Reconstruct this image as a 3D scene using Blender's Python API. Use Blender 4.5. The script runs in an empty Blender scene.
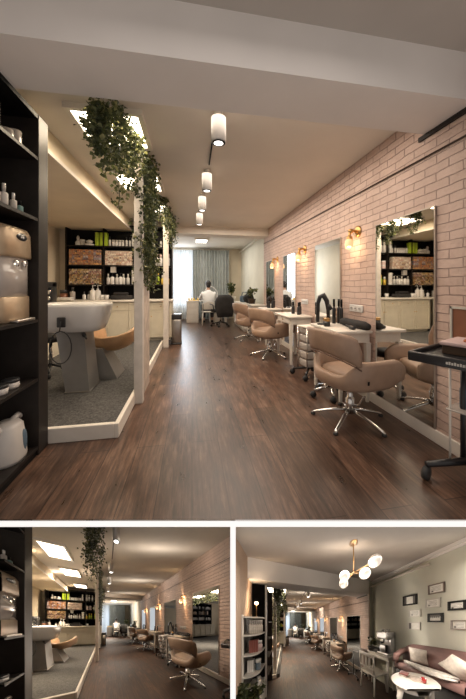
import bpy, bmesh, math, random
from mathutils import Vector, Matrix, noise
R = math.radians
scene = bpy.context.scene
COL = scene.collection
W = 1.86          # brick wall plane
CH = 2.64         # salon ceiling
TH = math.atan(51/280)
CT, ST = math.cos(TH), math.sin(TH)

# ---------------------------------------------------------------- materials
MATS = {}
def new_mat(name):
    m = bpy.data.materials.new(name); m.use_nodes = True
    nt = m.node_tree; b = nt.nodes['Principled BSDF']
    return m, nt, b
def oc(nt, scale=(1,1,1)):
    a = nt.nodes.new('ShaderNodeAttribute'); a.attribute_name = 'oc'
    mp = nt.nodes.new('ShaderNodeMapping'); mp.inputs['Scale'].default_value = scale
    nt.links.new(a.outputs['Vector'], mp.inputs['Vector'])
    return mp.outputs['Vector']
def ramp(nt, fac, stops):
    r = nt.nodes.new('ShaderNodeValToRGB'); e = r.color_ramp.elements
    while len(e) < len(stops): e.new(.5)
    for i, (p, c) in enumerate(stops):
        e[i].position = p; e[i].color = (*c, 1)
    nt.links.new(fac, r.inputs['Fac']); return r.outputs['Color']
def nz(nt, vec, scale, detail=3, rough=.55):
    n = nt.nodes.new('ShaderNodeTexNoise'); n.inputs['Scale'].default_value = scale
    n.inputs['Detail'].default_value = detail; n.inputs['Roughness'].default_value = rough
    nt.links.new(vec, n.inputs['Vector']); return n.outputs['Fac']
def bump(nt, b, h, strength, dist=.01):
    n = nt.nodes.new('ShaderNodeBump'); n.inputs['Strength'].default_value = strength
    n.inputs['Distance'].default_value = dist
    nt.links.new(h, n.inputs['Height']); nt.links.new(n.outputs['Normal'], b.inputs['Normal'])
def mat(name, col, rough=.6, metal=0, var=.06, vs=6, bmp=0, em=0, emc=None, spec=None, alpha=None, trans=0, coat=0):
    m, nt, b = new_mat(name)
    v = oc(nt)
    f = nz(nt, v, vs)
    c0 = tuple(max(0, x*(1-var*2)) for x in col); c1 = tuple(min(1, x*(1+var*2)) for x in col)
    nt.links.new(ramp(nt, f, [(.3, c0), (.7, c1)]), b.inputs['Base Color'])
    b.inputs['Roughness'].default_value = rough; b.inputs['Metallic'].default_value = metal
    if em:
        b.inputs['Emission Color'].default_value = (*(emc or col), 1); b.inputs['Emission Strength'].default_value = em
    if spec is not None: b.inputs['Specular IOR Level'].default_value = spec
    if trans: b.inputs['Transmission Weight'].default_value = trans
    if coat: b.inputs['Coat Weight'].default_value = coat
    if alpha is not None: b.inputs['Alpha'].default_value = alpha
    if bmp: bump(nt, b, nz(nt, v, vs*6), bmp)
    MATS[name] = m; return m

def mat_brick():
    m, nt, b = new_mat('painted_brick')
    a = nt.nodes.new('ShaderNodeAttribute'); a.attribute_name = 'oc'
    sp = nt.nodes.new('ShaderNodeSeparateXYZ'); nt.links.new(a.outputs['Vector'], sp.inputs[0])
    cb = nt.nodes.new('ShaderNodeCombineXYZ'); nt.links.new(sp.outputs['Y'], cb.inputs['X']); nt.links.new(sp.outputs['Z'], cb.inputs['Y'])
    n0 = nt.nodes.new('ShaderNodeTexNoise'); n0.inputs['Scale'].default_value = 5; nt.links.new(cb.outputs[0], n0.inputs['Vector'])
    mx = nt.nodes.new('ShaderNodeMix'); mx.data_type = 'VECTOR'; mx.inputs['Factor'].default_value = .026
    nt.links.new(cb.outputs[0], mx.inputs[4]); nt.links.new(n0.outputs['Color'], mx.inputs[5])
    br = nt.nodes.new('ShaderNodeTexBrick'); nt.links.new(mx.outputs[1], br.inputs['Vector'])
    br.inputs['Scale'].default_value = 1; br.inputs['Brick Width'].default_value = .215; br.inputs['Row Height'].default_value = .066
    br.inputs['Mortar Size'].default_value = .004; br.inputs['Mortar Smooth'].default_value = .6; br.inputs['Bias'].default_value = -.2
    br.inputs['Color1'].default_value = (.62,.462,.39,1); br.inputs['Color2'].default_value = (.68,.515,.44,1)
    br.inputs['Mortar'].default_value = (.45,.32,.275,1)
    n1 = nz(nt, cb.outputs[0], 3.2, 5, .65)
    c = ramp(nt, n1, [(.3, (.80,.77,.75)), (.7, (1,1,1))])
    mm = nt.nodes.new('ShaderNodeMix'); mm.data_type = 'RGBA'; mm.blend_type = 'MULTIPLY'; mm.inputs['Factor'].default_value = 1
    nt.links.new(br.outputs['Color'], mm.inputs[6]); nt.links.new(c, mm.inputs[7]); nt.links.new(mm.outputs[2], b.inputs['Base Color'])
    b.inputs['Roughness'].default_value = .62
    n2 = nz(nt, cb.outputs[0], 28, 4)
    iv = nt.nodes.new('ShaderNodeMath'); iv.operation = 'MULTIPLY_ADD'; iv.inputs[1].default_value = -1.0
    nt.links.new(br.outputs['Fac'], iv.inputs[0])
    sc = nt.nodes.new('ShaderNodeMath'); sc.operation = 'MULTIPLY'; sc.inputs[1].default_value = .45; nt.links.new(n2, sc.inputs[0])
    nt.links.new(sc.outputs[0], iv.inputs[2])
    bump(nt, b, iv.outputs[0], 1.0, .02)
    MATS['brick'] = m
def mat_wood():
    m, nt, b = new_mat('wood_planks')
    a = nt.nodes.new('ShaderNodeAttribute'); a.attribute_name = 'oc'
    sp = nt.nodes.new('ShaderNodeSeparateXYZ'); nt.links.new(a.outputs['Vector'], sp.inputs[0])
    cb = nt.nodes.new('ShaderNodeCombineXYZ'); nt.links.new(sp.outputs['Y'], cb.inputs['X']); nt.links.new(sp.outputs['X'], cb.inputs['Y'])
    br = nt.nodes.new('ShaderNodeTexBrick'); nt.links.new(cb.outputs[0], br.inputs['Vector'])
    br.inputs['Scale'].default_value = 1; br.inputs['Brick Width'].default_value = 1.35; br.inputs['Row Height'].default_value = .2
    br.offset = .37; br.inputs['Mortar Size'].default_value = .0032; br.inputs['Mortar Smooth'].default_value = .3
    br.inputs['Color1'].default_value = (.68,.68,.7,1); br.inputs['Color2'].default_value = (1.25,1.22,1.2,1); br.inputs['Mortar'].default_value = (.32,.3,.3,1)
    mp = nt.nodes.new('ShaderNodeMapping'); mp.inputs['Scale'].default_value = (3.2, 42, 1); nt.links.new(cb.outputs[0], mp.inputs['Vector'])
    n1 = nz(nt, mp.outputs[0], 1.3, 6, .7)
    mp2 = nt.nodes.new('ShaderNodeMapping'); mp2.inputs['Scale'].default_value = (1, 3.5, 1); nt.links.new(cb.outputs[0], mp2.inputs['Vector'])
    n2 = nz(nt, mp2.outputs[0], 2.6, 5, .65)
    ad = nt.nodes.new('ShaderNodeMath'); ad.operation = 'ADD'; nt.links.new(n1, ad.inputs[0]); nt.links.new(n2, ad.inputs[1])
    hf = nt.nodes.new('ShaderNodeMath'); hf.operation = 'MULTIPLY'; hf.inputs[1].default_value = .5; nt.links.new(ad.outputs[0], hf.inputs[0])
    c = ramp(nt, hf.outputs[0], [(.28, (.022,.013,.010)), (.42, (.050,.029,.020)), (.52, (.098,.054,.036)), (.66, (.215,.135,.094))])
    mm = nt.nodes.new('ShaderNodeMix'); mm.data_type = 'RGBA'; mm.blend_type = 'MULTIPLY'; mm.inputs['Factor'].default_value = 1
    nt.links.new(c, mm.inputs[6]); nt.links.new(br.outputs['Color'], mm.inputs[7]); nt.links.new(mm.outputs[2], b.inputs['Base Color'])
    rr = nt.nodes.new('ShaderNodeMapRange'); rr.inputs['To Min'].default_value = .2; rr.inputs['To Max'].default_value = .42
    nt.links.new(n2, rr.inputs['Value']); nt.links.new(rr.outputs[0], b.inputs['Roughness'])
    bump(nt, b, hf.outputs[0], .25, .004)
    MATS['wood'] = m
def mat_leaf(name, c0, c1, c2):
    m, nt, b = new_mat(name)
    v = oc(nt)
    n = nz(nt, v, 19, 2)
    nt.links.new(ramp(nt, n, [(.32, c0), (.5, c1), (.68, c2)]), b.inputs['Base Color'])
    b.inputs['Roughness'].default_value = .45
    tr = nt.nodes.new('ShaderNodeBsdfTranslucent'); nt.links.new(ramp(nt, n, [(.3, c1), (.7, c2)]), tr.inputs['Color'])
    ms = nt.nodes.new('ShaderNodeMixShader'); ms.inputs[0].default_value = .35
    nt.links.new(b.outputs[0], ms.inputs[1]); nt.links.new(tr.outputs[0], ms.inputs[2])
    nt.links.new(ms.outputs[0], nt.nodes['Material Output'].inputs['Surface'])
    MATS[name] = m
def mat_sheer():
    m, nt, b = new_mat('sheer')
    b.inputs['Base Color'].default_value = (.85,.86,.86,1); b.inputs['Roughness'].default_value = .9
    w = nt.nodes.new('ShaderNodeTexWave'); w.inputs['Scale'].default_value = 9; w.inputs['Distortion'].default_value = 1.2
    nt.links.new(oc(nt, (1, 1, .15)), w.inputs['Vector'])
    tr = nt.nodes.new('ShaderNodeBsdfTranslucent')
    nt.links.new(ramp(nt, w.outputs['Fac'], [(0, (.6,.63,.66)), (1, (.95,.96,.97))]), tr.inputs['Color'])
    ms = nt.nodes.new('ShaderNodeMixShader'); ms.inputs[0].default_value = .65
    nt.links.new(b.outputs[0], ms.inputs[1]); nt.links.new(tr.outputs[0], ms.inputs[2])
    nt.links.new(ms.outputs[0], nt.nodes['Material Output'].inputs['Surface'])
    MATS['sheer'] = m
def mat_carton(name, cols, sc):
    m, nt, b = new_mat(name)
    v = nt.nodes.new('ShaderNodeTexVoronoi'); v.inputs['Scale'].default_value = sc
    g = nt.nodes.new('ShaderNodeNewGeometry')
    nt.links.new(oc(nt), v.inputs['Vector'])
    s = nt.nodes.new('ShaderNodeSeparateColor'); nt.links.new(v.outputs['Color'], s.inputs[0])
    oi = nt.nodes.new('ShaderNodeObjectInfo'); ma = nt.nodes.new('ShaderNodeMath'); ma.operation='MULTIPLY_ADD'; ma.inputs[1].default_value=.45; nt.links.new(s.outputs[0], ma.inputs[0])
    mb_ = nt.nodes.new('ShaderNodeMath'); mb_.operation='MULTIPLY'; mb_.inputs[1].default_value=.6; nt.links.new(oi.outputs['Random'], mb_.inputs[0]); nt.links.new(mb_.outputs[0], ma.inputs[2])
    nt.links.new(ramp(nt, ma.outputs[0], [((i+.5)/len(cols), c) for i, c in enumerate(cols)]), b.inputs['Base Color'])
    b.inputs['Roughness'].default_value = .5
    MATS[name] = m

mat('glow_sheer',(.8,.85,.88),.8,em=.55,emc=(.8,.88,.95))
mat_brick(); mat_wood(); mat_sheer()
MATS['wood_dimmed']=MATS['wood'].copy(); MATS['wood_dimmed'].node_tree.nodes['Principled BSDF'].inputs['Specular IOR Level'].default_value=.10  # floor copy darkened and dulled to offset strong light in lower rooms
for n_ in MATS['wood_dimmed'].node_tree.nodes:
    if n_.type=='MAP_RANGE': n_.inputs['To Min'].default_value=.5; n_.inputs['To Max'].default_value=.7
    if n_.type=='VALTORGB':
        for e_ in n_.color_ramp.elements: e_.color=(e_.color[0]*.62,e_.color[1]*.60,e_.color[2]*.58,1)
mat_leaf('leaf', (.014,.022,.010), (.045,.062,.022), (.13,.145,.055))
mat_leaf('leaf_pale', (.06,.075,.03), (.16,.17,.065), (.36,.34,.15))
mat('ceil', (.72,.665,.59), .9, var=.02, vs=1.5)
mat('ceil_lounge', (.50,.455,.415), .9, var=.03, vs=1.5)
mat('beam', (.78,.74,.71), .85, var=.02, vs=2)
mat('cream', (.72,.63,.49), .85, var=.03, vs=2)
mat('sage_light', (.74,.72,.62), .85, var=.03, vs=2)
mat('sage', (.58,.575,.49), .85, var=.03, vs=2)
mat('tanwall', (.42,.30,.22), .85, var=.04, vs=2)
mat('divider_glow', (.96,.96,.96), .7, var=0, em=.55, emc=(1,1,1))  # glow added to keep the divider bars white, no lamp
mat('black', (.006,.0055,.0055), .5, var=.1, spec=.15)
mat('blackwood', (.014,.011,.010), .45, var=.15, vs=14, spec=.2)
mat('stile', (.020,.016,.014), .45, var=.12, vs=8, spec=.25)
mat('white', (.74,.69,.62), .5, var=.03)
mat('cabinet', (.66,.60,.48), .5, var=.03)
mat('post', (.60,.55,.50), .55, var=.05, vs=9)
mat('boards', (.50,.42,.35), .6, var=.12, vs=9)
mat('ceramic', (.70,.68,.66), .18, var=.01)
mat('plastic_white', (.55,.52,.49), .35, var=.03)
mat('pedestal', (.25,.24,.225), .35, var=.04, metal=.3)
mat('leather', (.36,.245,.175), .45, var=.05, vs=9)
mat('leather_wash', (.46,.28,.15), .45, var=.06, vs=9)
mat('piping', (.13,.075,.05), .5)
mat('chrome', (.75,.74,.72), .15, metal=1, var=.02)
mat('steel', (.42,.39,.36), .3, metal=1, var=.05)
mat('brass', (.55,.33,.13), .3, metal=1, var=.1)
mat('gold', (.40,.30,.20), .4, metal=.5, var=.12)
mat('mirror', (.86,.86,.84), .02, metal=1, var=0)
mat('mirror_edge', (.5,.44,.38), .35, metal=.6)
mat('bulb', (1,.8,.5), .5, em=9, emc=(1,.72,.4))
mat('shade_glass', (.7,.42,.22), .3, em=.7, emc=(1,.62,.3), var=.02)
mat('led', (1,.95,.85), .5, em=9, emc=(1,.86,.66), var=0)
mat('led_small', (1,.98,.95), .5, em=4, emc=(1,.95,.88), var=0)
mat('globe', (1,.93,.85), .4, em=.22, emc=(1,.86,.74), var=.05)
mat('daylight', (.8,.9,1), .5, em=2.0, emc=(.86,.93,1), var=0)
mat('curtain', (.36,.385,.375), .85, var=.05)
mat('curtain_light', (.62,.66,.65), .85, var=.06)  # drape colour brightened to make up for weak light in lower rooms
mat('black_plastic', (.02,.02,.022), .3, var=.1)
mat('cloth_black', (.022,.020,.020), .8, var=.2)
mat('rubber', (.03,.03,.03), .6)
mat('clear', (.42,.38,.35), .12, var=.05, coat=.5)
mat('bluebox', (.10,.15,.2), .5)
mat('pink', (.62,.46,.44), .6, var=.05)
mat('lime', (.38,.52,.03), .5, var=.05)
mat('amber', (.45,.13,.03), .25)
mat('redglass', (.32,.02,.02), .2)
mat('brownjar', (.22,.09,.05), .35)
mat('teal', (.16,.28,.27), .4)
mat('yellow', (.75,.5,.08), .5)
mat('labelgrey', (.5,.47,.43), .5)
mat('skin', (.55,.33,.24), .55, var=.03)
mat('hair', (.015,.011,.01), .55)
mat('shirt', (.80,.80,.80), .8, var=.02)
mat('trousers', (.05,.05,.06), .8)
mat('soil', (.05,.035,.025), .9)
mat('velvet', (.22,.12,.105), .75, var=.12, vs=9, bmp=.2)
mat('cushion', (.68,.62,.55), .85, var=.08, vs=25, bmp=.2)
mat('fur', (.74,.69,.63), .95, var=.12, vs=30, bmp=.5)
mat('paper', (.78,.76,.70), .7, var=.04, vs=20)
mat('ink', (.12,.11,.10), .7)
mat('frame_black', (.008,.007,.006), .6, spec=.1)
mat('frame_brown', (.16,.11,.08), .45)
mat('frame_white', (.55,.52,.46), .5)
mat('book_red', (.30,.10,.08), .6)
mat('cloth_lace', (.5,.42,.36), .8, var=.15, vs=30)
mat('brown_dark', (.06,.035,.02), .5)
def mat_carpet():
    m, nt, b = new_mat('carpet'); v = oc(nt)
    f = nz(nt, v, 55, 4, .8)
    nt.links.new(ramp(nt, f, [(.35, (.022,.021,.021)), (.65, (.135,.13,.125))]), b.inputs['Base Color'])
    b.inputs['Roughness'].default_value = .95; bump(nt, b, f, .4, .01); MATS['carpet'] = m
mat_carpet()
mat_carton('carton_orange', [(.50,.15,.05),(.28,.17,.12),(.60,.32,.13),(.14,.08,.09),(.42,.40,.42),(.35,.12,.12)], 24)
mat_carton('carton_brown', [(.20,.08,.04),(.50,.34,.14),(.05,.03,.03),(.55,.45,.32),(.30,.08,.07),(.12,.11,.16)], 30)
mat_carton('carton_pale', [(.62,.52,.42),(.5,.30,.24),(.76,.70,.60),(.30,.20,.17),(.66,.48,.30)], 26)

# ---------------------------------------------------------------- mesh builder
class MB:
    def __init__(s): s.v=[]; s.f=[]; s.sm=[]; s.mi=[]; s.cur=0; s.M=None
    def add(s, vs, fs, smooth=False):
        n=len(s.v); s.v += [s.M @ Vector(v) if s.M else Vector(v) for v in vs]
        s.f += [tuple(n+i for i in f) for f in fs]; s.sm += [smooth]*len(fs); s.mi += [s.cur]*len(fs); return s
    def box(s,x0,x1,y0,y1,z0,z1):
        v=[(x0,y0,z0),(x1,y0,z0),(x1,y1,z0),(x0,y1,z0),(x0,y0,z1),(x1,y0,z1),(x1,y1,z1),(x0,y1,z1)]
        return s.add(v,[(3,2,1,0),(4,5,6,7),(0,1,5,4),(1,2,6,5),(2,3,7,6),(3,0,4,7)])
    def rbox(s,x0,x1,y0,y1,z0,z1,r=.01,seg=2):
        bm=bmesh.new(); bmesh.ops.create_cube(bm,size=1)
        for v in bm.verts: v.co=Vector(((x0+x1)/2+v.co.x*(x1-x0),(y0+y1)/2+v.co.y*(y1-y0),(z0+z1)/2+v.co.z*(z1-z0)))
        r=min(r,(x1-x0)*.45,(y1-y0)*.45,(z1-z0)*.45)
        bmesh.ops.bevel(bm,geom=bm.edges[:],offset=r,segments=seg,profile=.5,affect='EDGES')
        bm.verts.index_update()
        s.add([v.co.copy() for v in bm.verts],[tuple(v.index for v in f.verts) for f in bm.faces],seg>1); bm.free(); return s
    def loft(s,rings,cap=True,smooth=True,closed=True):
        n=len(rings[0]); vs=[p for r in rings for p in r]; fs=[]
        for i in range(len(rings)-1):
            for j in range(n if closed else n-1):
                a=i*n+j; b=i*n+(j+1)%n; fs.append((a,b,b+n,a+n))
        if cap and closed: fs.append(tuple(range(n-1,-1,-1))); fs.append(tuple((len(rings)-1)*n+j for j in range(n)))
        return s.add(vs,fs,smooth)
    def tube(s,pts,r,n=8,cap=True):
        pts=[Vector(p) for p in pts]; rs=r if isinstance(r,(list,tuple)) else [r]*len(pts)
        rings=[]; up=None
        for i,p in enumerate(pts):
            t=(pts[min(i+1,len(pts)-1)]-pts[max(i-1,0)]).normalized()
            if up is None:
                up=Vector((0,0,1)) if abs(t.z)<.9 else Vector((1,0,0))
            a=t.cross(up).normalized(); b=a.cross(t).normalized(); up=b
            rings.append([p+(a*math.cos(2*math.pi*k/n)+b*math.sin(2*math.pi*k/n))*rs[i] for k in range(n)])
        return s.loft(rings,cap)
    def lathe(s,prof,c=(0,0,0),n=16,axis='z',cap=True):
        rings=[]
        for r,z in prof:
            rr=[]
            for k in range(n):
                a=2*math.pi*k/n; x,y=r*math.cos(a),r*math.sin(a)
                rr.append((c[0]+x,c[1]+y,c[2]+z) if axis=='z' else (c[0]+z,c[1]+x,c[2]+y) if axis=='x' else (c[0]+y,c[1]+z,c[2]+x))
            rings.append(rr)
        return s.loft(rings,cap)
    def cyl(s,c,r,h,n=14,r2=None): return s.lathe([(r,0),(r if r2 is None else r2,h)],c,n)
    def ball(s,c,r,n=14,m=9):
        if not isinstance(r,(tuple,list)): r=(r,r,r)
        rings=[]
        for i in range(m+1):
            t=math.pi*i/m; q=max(math.sin(t),.02)
            rings.append([(c[0]+r[0]*q*math.cos(2*math.pi*k/n),c[1]+r[1]*q*math.sin(2*math.pi*k/n),c[2]-r[2]*math.cos(t)) for k in range(n)])
        return s.loft(rings)
    def prism(s,poly,z0,z1):
        n=len(poly); return s.loft([[(x,y,z0) for x,y in poly],[(x,y,z1) for x,y in poly]],True,False)
    def quad(s,*p): return s.add(p,[tuple(range(len(p)))])

class Ctx:
    pass
CX = None      # current place
def link(o): COL.objects.link(o); CX.objs.append(o); return o
def build(mb, name, m, parent=None, loc=(0,0,0), rz=0):
    me=bpy.data.meshes.new(name); me.from_pydata([tuple(v) for v in mb.v],[],mb.f)
    for mm in (m if isinstance(m,(list,tuple)) else [m]): me.materials.append(MATS[mm])
    me.polygons.foreach_set('use_smooth',mb.sm); me.polygons.foreach_set('material_index',mb.mi)
    a=me.attributes.new('oc','FLOAT_VECTOR','POINT'); a.data.foreach_set('vector',[c for v in mb.v for c in v])
    me.update()
    o=bpy.data.objects.new(name,me); link(o); o.parent=parent; o.location=loc; o.rotation_euler=(0,0,rz)
    return o
SUF = {1:' in the large top view', 2:' in the bottom left view', 3:' in the bottom right view'}
def setp(o,label,cat,group=None):
    o['label']=label+SUF[CX.id]; o['category']=cat
    if group: o['group']=group+SUF[CX.id]
    return o
def thing(name,label,cat,loc=(0,0,0),rz=0,group=None):
    o=bpy.data.objects.new(name,None); o.empty_display_size=.05; link(o); o.location=loc; o.rotation_euler=(0,0,rz)
    return setp(o,label,cat,group)
def single(mb,name,m,label,cat,loc=(0,0,0),rz=0,group=None): return setp(build(mb,name,m,None,loc,rz),label,cat,group)
def struct(mb,name,m): o=build(mb,name,m); o['kind']='structure'; return o
def kids(o): return [c for c in CX.objs if c.parent==o]
def dup(root,loc,rz=0,label=None):
    def cp(o,par):
        c=o.copy(); link(c); c.parent=par
        for k in kids(o)[:]: cp(k,c)
        return c
    r=cp(root,None); r.location=loc; r.rotation_euler=(0,0,rz)
    if label: r['label']=label+SUF[CX.id]
    return r
def light(kind,loc,energy,color,size=.3,size_y=None,rot=(0,0,0),spot=None,blend=.6):
    l=bpy.data.lights.new(kind.lower()+'_light',kind); l.energy=energy*CX.lk; l.color=color
    if kind=='AREA':
        l.shape='RECTANGLE'; l.size=size; l.size_y=size_y or size
    else: l.shadow_soft_size=size
    if spot: l.spot_size=R(spot); l.spot_blend=blend
    o=bpy.data.objects.new(kind.lower()+'_light',l); COL.objects.link(o); o.location=loc; o.rotation_euler=rot
    CX.lights.append(o); return o

# ---------------------------------------------------------------- reusable things
def superU(n, hx, front, back, p=2.6):
    """plan curve of a tub: from front of left arm round the back to the front of the right arm"""
    pts=[]
    for i in range(n+1):
        t=i/n
        a=math.pi*(t)          # 0..pi from left to right round the back
        x=-hx*math.copysign(abs(math.cos(a))**(2/p),math.cos(a)); y=-back*abs(math.sin(a))**(2/p)
        pts.append((x,y))
    L=[(-hx+.015*(1-k/6)**2,front*(1-k/6)) for k in range(6)]
    Rr=[(hx-.015*(k/6)**2,front*(k/6)) for k in range(1,7)]
    return L+pts+Rr
def band(mb, plan, zlo, zhi, th, lean=0, ns=10, bulge=0):
    """closed band along a plan curve; zlo/zhi functions of t"""
    n=len(plan); rings=[]
    for i,(x,y) in enumerate(plan):
        t=i/(n-1)
        a=plan[max(i-1,0)]; b=plan[min(i+1,n-1)]
        tx,ty=b[0]-a[0],b[1]-a[1]; l=math.hypot(tx,ty) or 1; nx,ny=ty/l,-tx/l     # outward? (left->back->right: outward is to the right of travel)
        lo,hi=zlo(t),zhi(t); T=th*(1 if .04<t<.96 else .75)
        ring=[]
        hh=(hi-lo)/2; zc=(hi+lo)/2
        for k in range(ns):
            u=2*math.pi*k/ns; cu,su=math.cos(u),math.sin(u)
            dx=math.copysign(abs(cu)**.55,cu)*T/2; dz=math.copysign(abs(su)**.55,su)*hh
            off=dx+lean*(zc+dz-.36)
            ring.append((x+nx*off,y+ny*off,zc+dz))
        rings.append(ring)
    mb.loft(rings)
def salon_chair(label, loc, rz, group='styling chairs along the brick wall'):
    t=thing('styling_chair',label,'chair',loc,rz,group)
    plan=superU(22,.27,.32,.24)
    sm=lambda a,b,x: max(0,min(1,(x-a)/(b-a)))**2*(3-2*max(0,min(1,(x-a)/(b-a))))
    # shell: arms and low back. t=0/1 at arm fronts, .5 at middle of back
    def zh(u):
        d=abs(u-.5)*2
        fr=1-((d-.86)/.14)**2*.35 if d>.86 else 1
        return (.40+(.60-.40)*fr) - .13*(1-sm(.18,.5,d))
    def zl(u):
        d=abs(u-.5)*2
        return .355+.05*sm(.8,1,d)+.0*(1-d)
    m=MB(); band(m,plan,zl,zh,.074,.12); build(m,'arm_shell','leather',t)
    sub=plan[9:-9]
    def bh(u): d=abs(u-.5)*2; return .845-.05*d**2-.11*max(0,(d-.8)/.2)**2
    def bl(u): d=abs(u-.5)*2; return .645-.10*d**2
    m=MB(); band(m,sub,bl,bh,.05,.20); build(m,'backrest','leather',t)
    # dark crescent piping under the backrest
    m=MB()
    pts=[]
    n=len(sub)
    for i,(x,y) in enumerate(sub):
        u=i/(n-1); a=sub[max(i-1,0)]; b=sub[min(i+1,n-1)]; tx,ty=b[0]-a[0],b[1]-a[1]; l=math.hypot(tx,ty); nx,ny=ty/l,-tx/l
        z=bl(u)-.004; o_=.02+.20*(z-.36); pts.append((x+nx*o_,y+ny*o_,z))
    m.tube(pts,.006,6); build(m,'piping','piping',t)
    # bottom pan
    m=MB(); rings=[]
    for zz,sc in ((.325,.72),(.345,.9),(.37,1.0),(.385,.98)):
        rings.append([(.265*sc*math.copysign(abs(math.cos(a))**.7,math.cos(a)),.0+.245*sc*math.copysign(abs(math.sin(a))**.7,math.sin(a)),zz) for a in [2*math.pi*k/24 for k in range(24)]])
    m.loft(rings); build(m,'seat_pan','leather',t)
    m=MB(); rings=[]
    for zz,sc in ((.38,.93),(.43,1.0),(.465,.98),(.48,.85),(.482,.3)):
        rings.append([(.245*sc*math.copysign(abs(math.cos(a))**.6,math.cos(a)),.03+.235*sc*math.copysign(abs(math.sin(a))**.6,math.sin(a)),zz) for a in [2*math.pi*k/24 for k in range(24)]])
    m.loft(rings); build(m,'seat_cushion','leather',t)
    m=MB(); m.rbox(.335,.341,-.125,-.105,.435,.465,.002,1); m.rbox(-.341,-.335,-.125,-.105,.435,.465,.002,1); build(m,'side_tag','black',t)
    m=MB(); m.lathe([(.038,.07),(.04,.2),(.026,.21),(.026,.33),(.06,.335),(.06,.35)],n=18); build(m,'column','chrome',t)
    m=MB(); m.tube([(.03,0,.15),(.09,.02,.17),(.13,.03,.25),(.15,.03,.26)],.008,6); build(m,'pump_lever','chrome',t)
    for k in range(5):
        a=2*math.pi*k/5+.2; m=MB(); c,s_=math.cos(a),math.sin(a)
        prof=[(.03,.10,.022,.016),(.12,.085,.020,.013),(.22,.06,.017,.011),(.31,.032,.015,.010),(.335,.022,.012,.008)]
        rings=[]
        for r_,z_,w_,h_ in prof:
            rings.append([(c*r_-s_*w_*math.cos(q),s_*r_+c*w_*math.cos(q),z_+h_*math.sin(q)) for q in [2*math.pi*j/8 for j in range(8)]])
        m.loft(rings); leg=build(m,'leg','chrome',t)
        m=MB(); m.lathe([(.02,0),(.022,.012),(.014,.022)],(c*.325,s_*.325,0),10); build(m,'glider','rubber',leg)
    return t
def bottle_mesh(h,r,neck=.35,cap=True,n=12):
    m=MB(); b=h*(.66 if cap else .8)
    m.lathe([(r*.9,0),(r,.01*h),(r,b*.9),(r*.8,b*.97),(r*neck,b),(r*neck,b+.04*h)],n=n)
    if cap: m.cur=1; m.lathe([(r*neck*1.3,b+.04*h),(r*neck*1.3,h)],n=n)
    return m
def jar_mesh(h,r,n=14):
    m=MB(); m.lathe([(r*.92,0),(r,.01),(r,h*.68)],n=n); m.cur=1; m.lathe([(r*1.03,h*.68),(r*1.03,h*.97),(r*.95,h)],n=n); return m
def pump_mesh(h,r,n=12):
    m=MB(); m.lathe([(r*.9,0),(r,.01),(r,h*.6),(r*.4,h*.68)],n=n); m.cur=1; m.lathe([(r*.42,h*.68),(r*.42,h*.76)],n=n)
    m.tube([(0,0,h*.76),(0,0,h),(0,0,h)],.006); m.tube([(0,0,h*.97),(r*1.1,0,h*.96)],.006); return m
def leaf_cloud(m, pts_fn, n, size, rnd):
    for _ in range(n):
        p,dirv=pts_fn()
        s=size*rnd.uniform(.7,1.3)
        d=(Vector(dirv)+Vector((rnd.gauss(0,.6),rnd.gauss(0,.6),rnd.gauss(0,.5)))).normalized()
        sd=d.cross(Vector((rnd.gauss(0,1),rnd.gauss(0,1),rnd.gauss(0,1)))).normalized()*s*.42
        p=Vector(p); nn=d.cross(sd).normalized()*s*.12
        m.cur = 0 if rnd.random()<.78 else 1
        m.add([p,p+d*s*.35+sd+nn,p+d*s,p+d*s*.35-sd+nn,p+d*s*.5],[(0,1,4),(1,2,4),(2,3,4),(3,0,4)])
def ivy(name_label, segs, rnd, dens, size=.045):
    """segs: list of (x,y,ztop,zbottom,spreadx,spready,leaves)"""
    t=thing('hanging_ivy',name_label,'plant',(segs[0][0],segs[0][1],CH))
    o=Vector((segs[0][0],segs[0][1],CH)); ms=MB(); ml=MB()
    for (x,y,zt,zb,sx,sy,nl) in segs:
        nv=max(2,int(nl/70)); strands=[]
        for _ in range(nv):
            x0=x+rnd.uniform(-sx,sx); y0=y+rnd.uniform(-sy,sy); L=(zt-zb)*(rnd.uniform(.72,1) if zb<1.6 else rnd.uniform(.35,1))
            dx,dy=rnd.uniform(-.06,.06),rnd.uniform(-.06,.06)
            st=[]; 
            for k in range(9):
                f=k/8; st.append(Vector((x0+dx*f+.025*math.sin(f*9+x0*40),y0+dy*f+.025*math.cos(f*8+y0*30),zt-L*f))-o)
            strands.append(st); ms.tube(st,.0035,4,False)
        def pf():
            st=rnd.choice(strands); f=rnd.random()*7.99; i=int(f); p=st[i].lerp(st[i+1],f-i)
            return p+Vector((rnd.gauss(0,.03),rnd.gauss(0,.03),rnd.gauss(0,.02))),(rnd.gauss(0,.5),rnd.gauss(0,.5),-.5)
        leaf_cloud(ml,pf,int(nl*dens),size,rnd)
    ml.cur=0; ml.add(ms.v,ms.f); build(ml,'foliage',['leaf','leaf_pale'],t)
    return t
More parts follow.
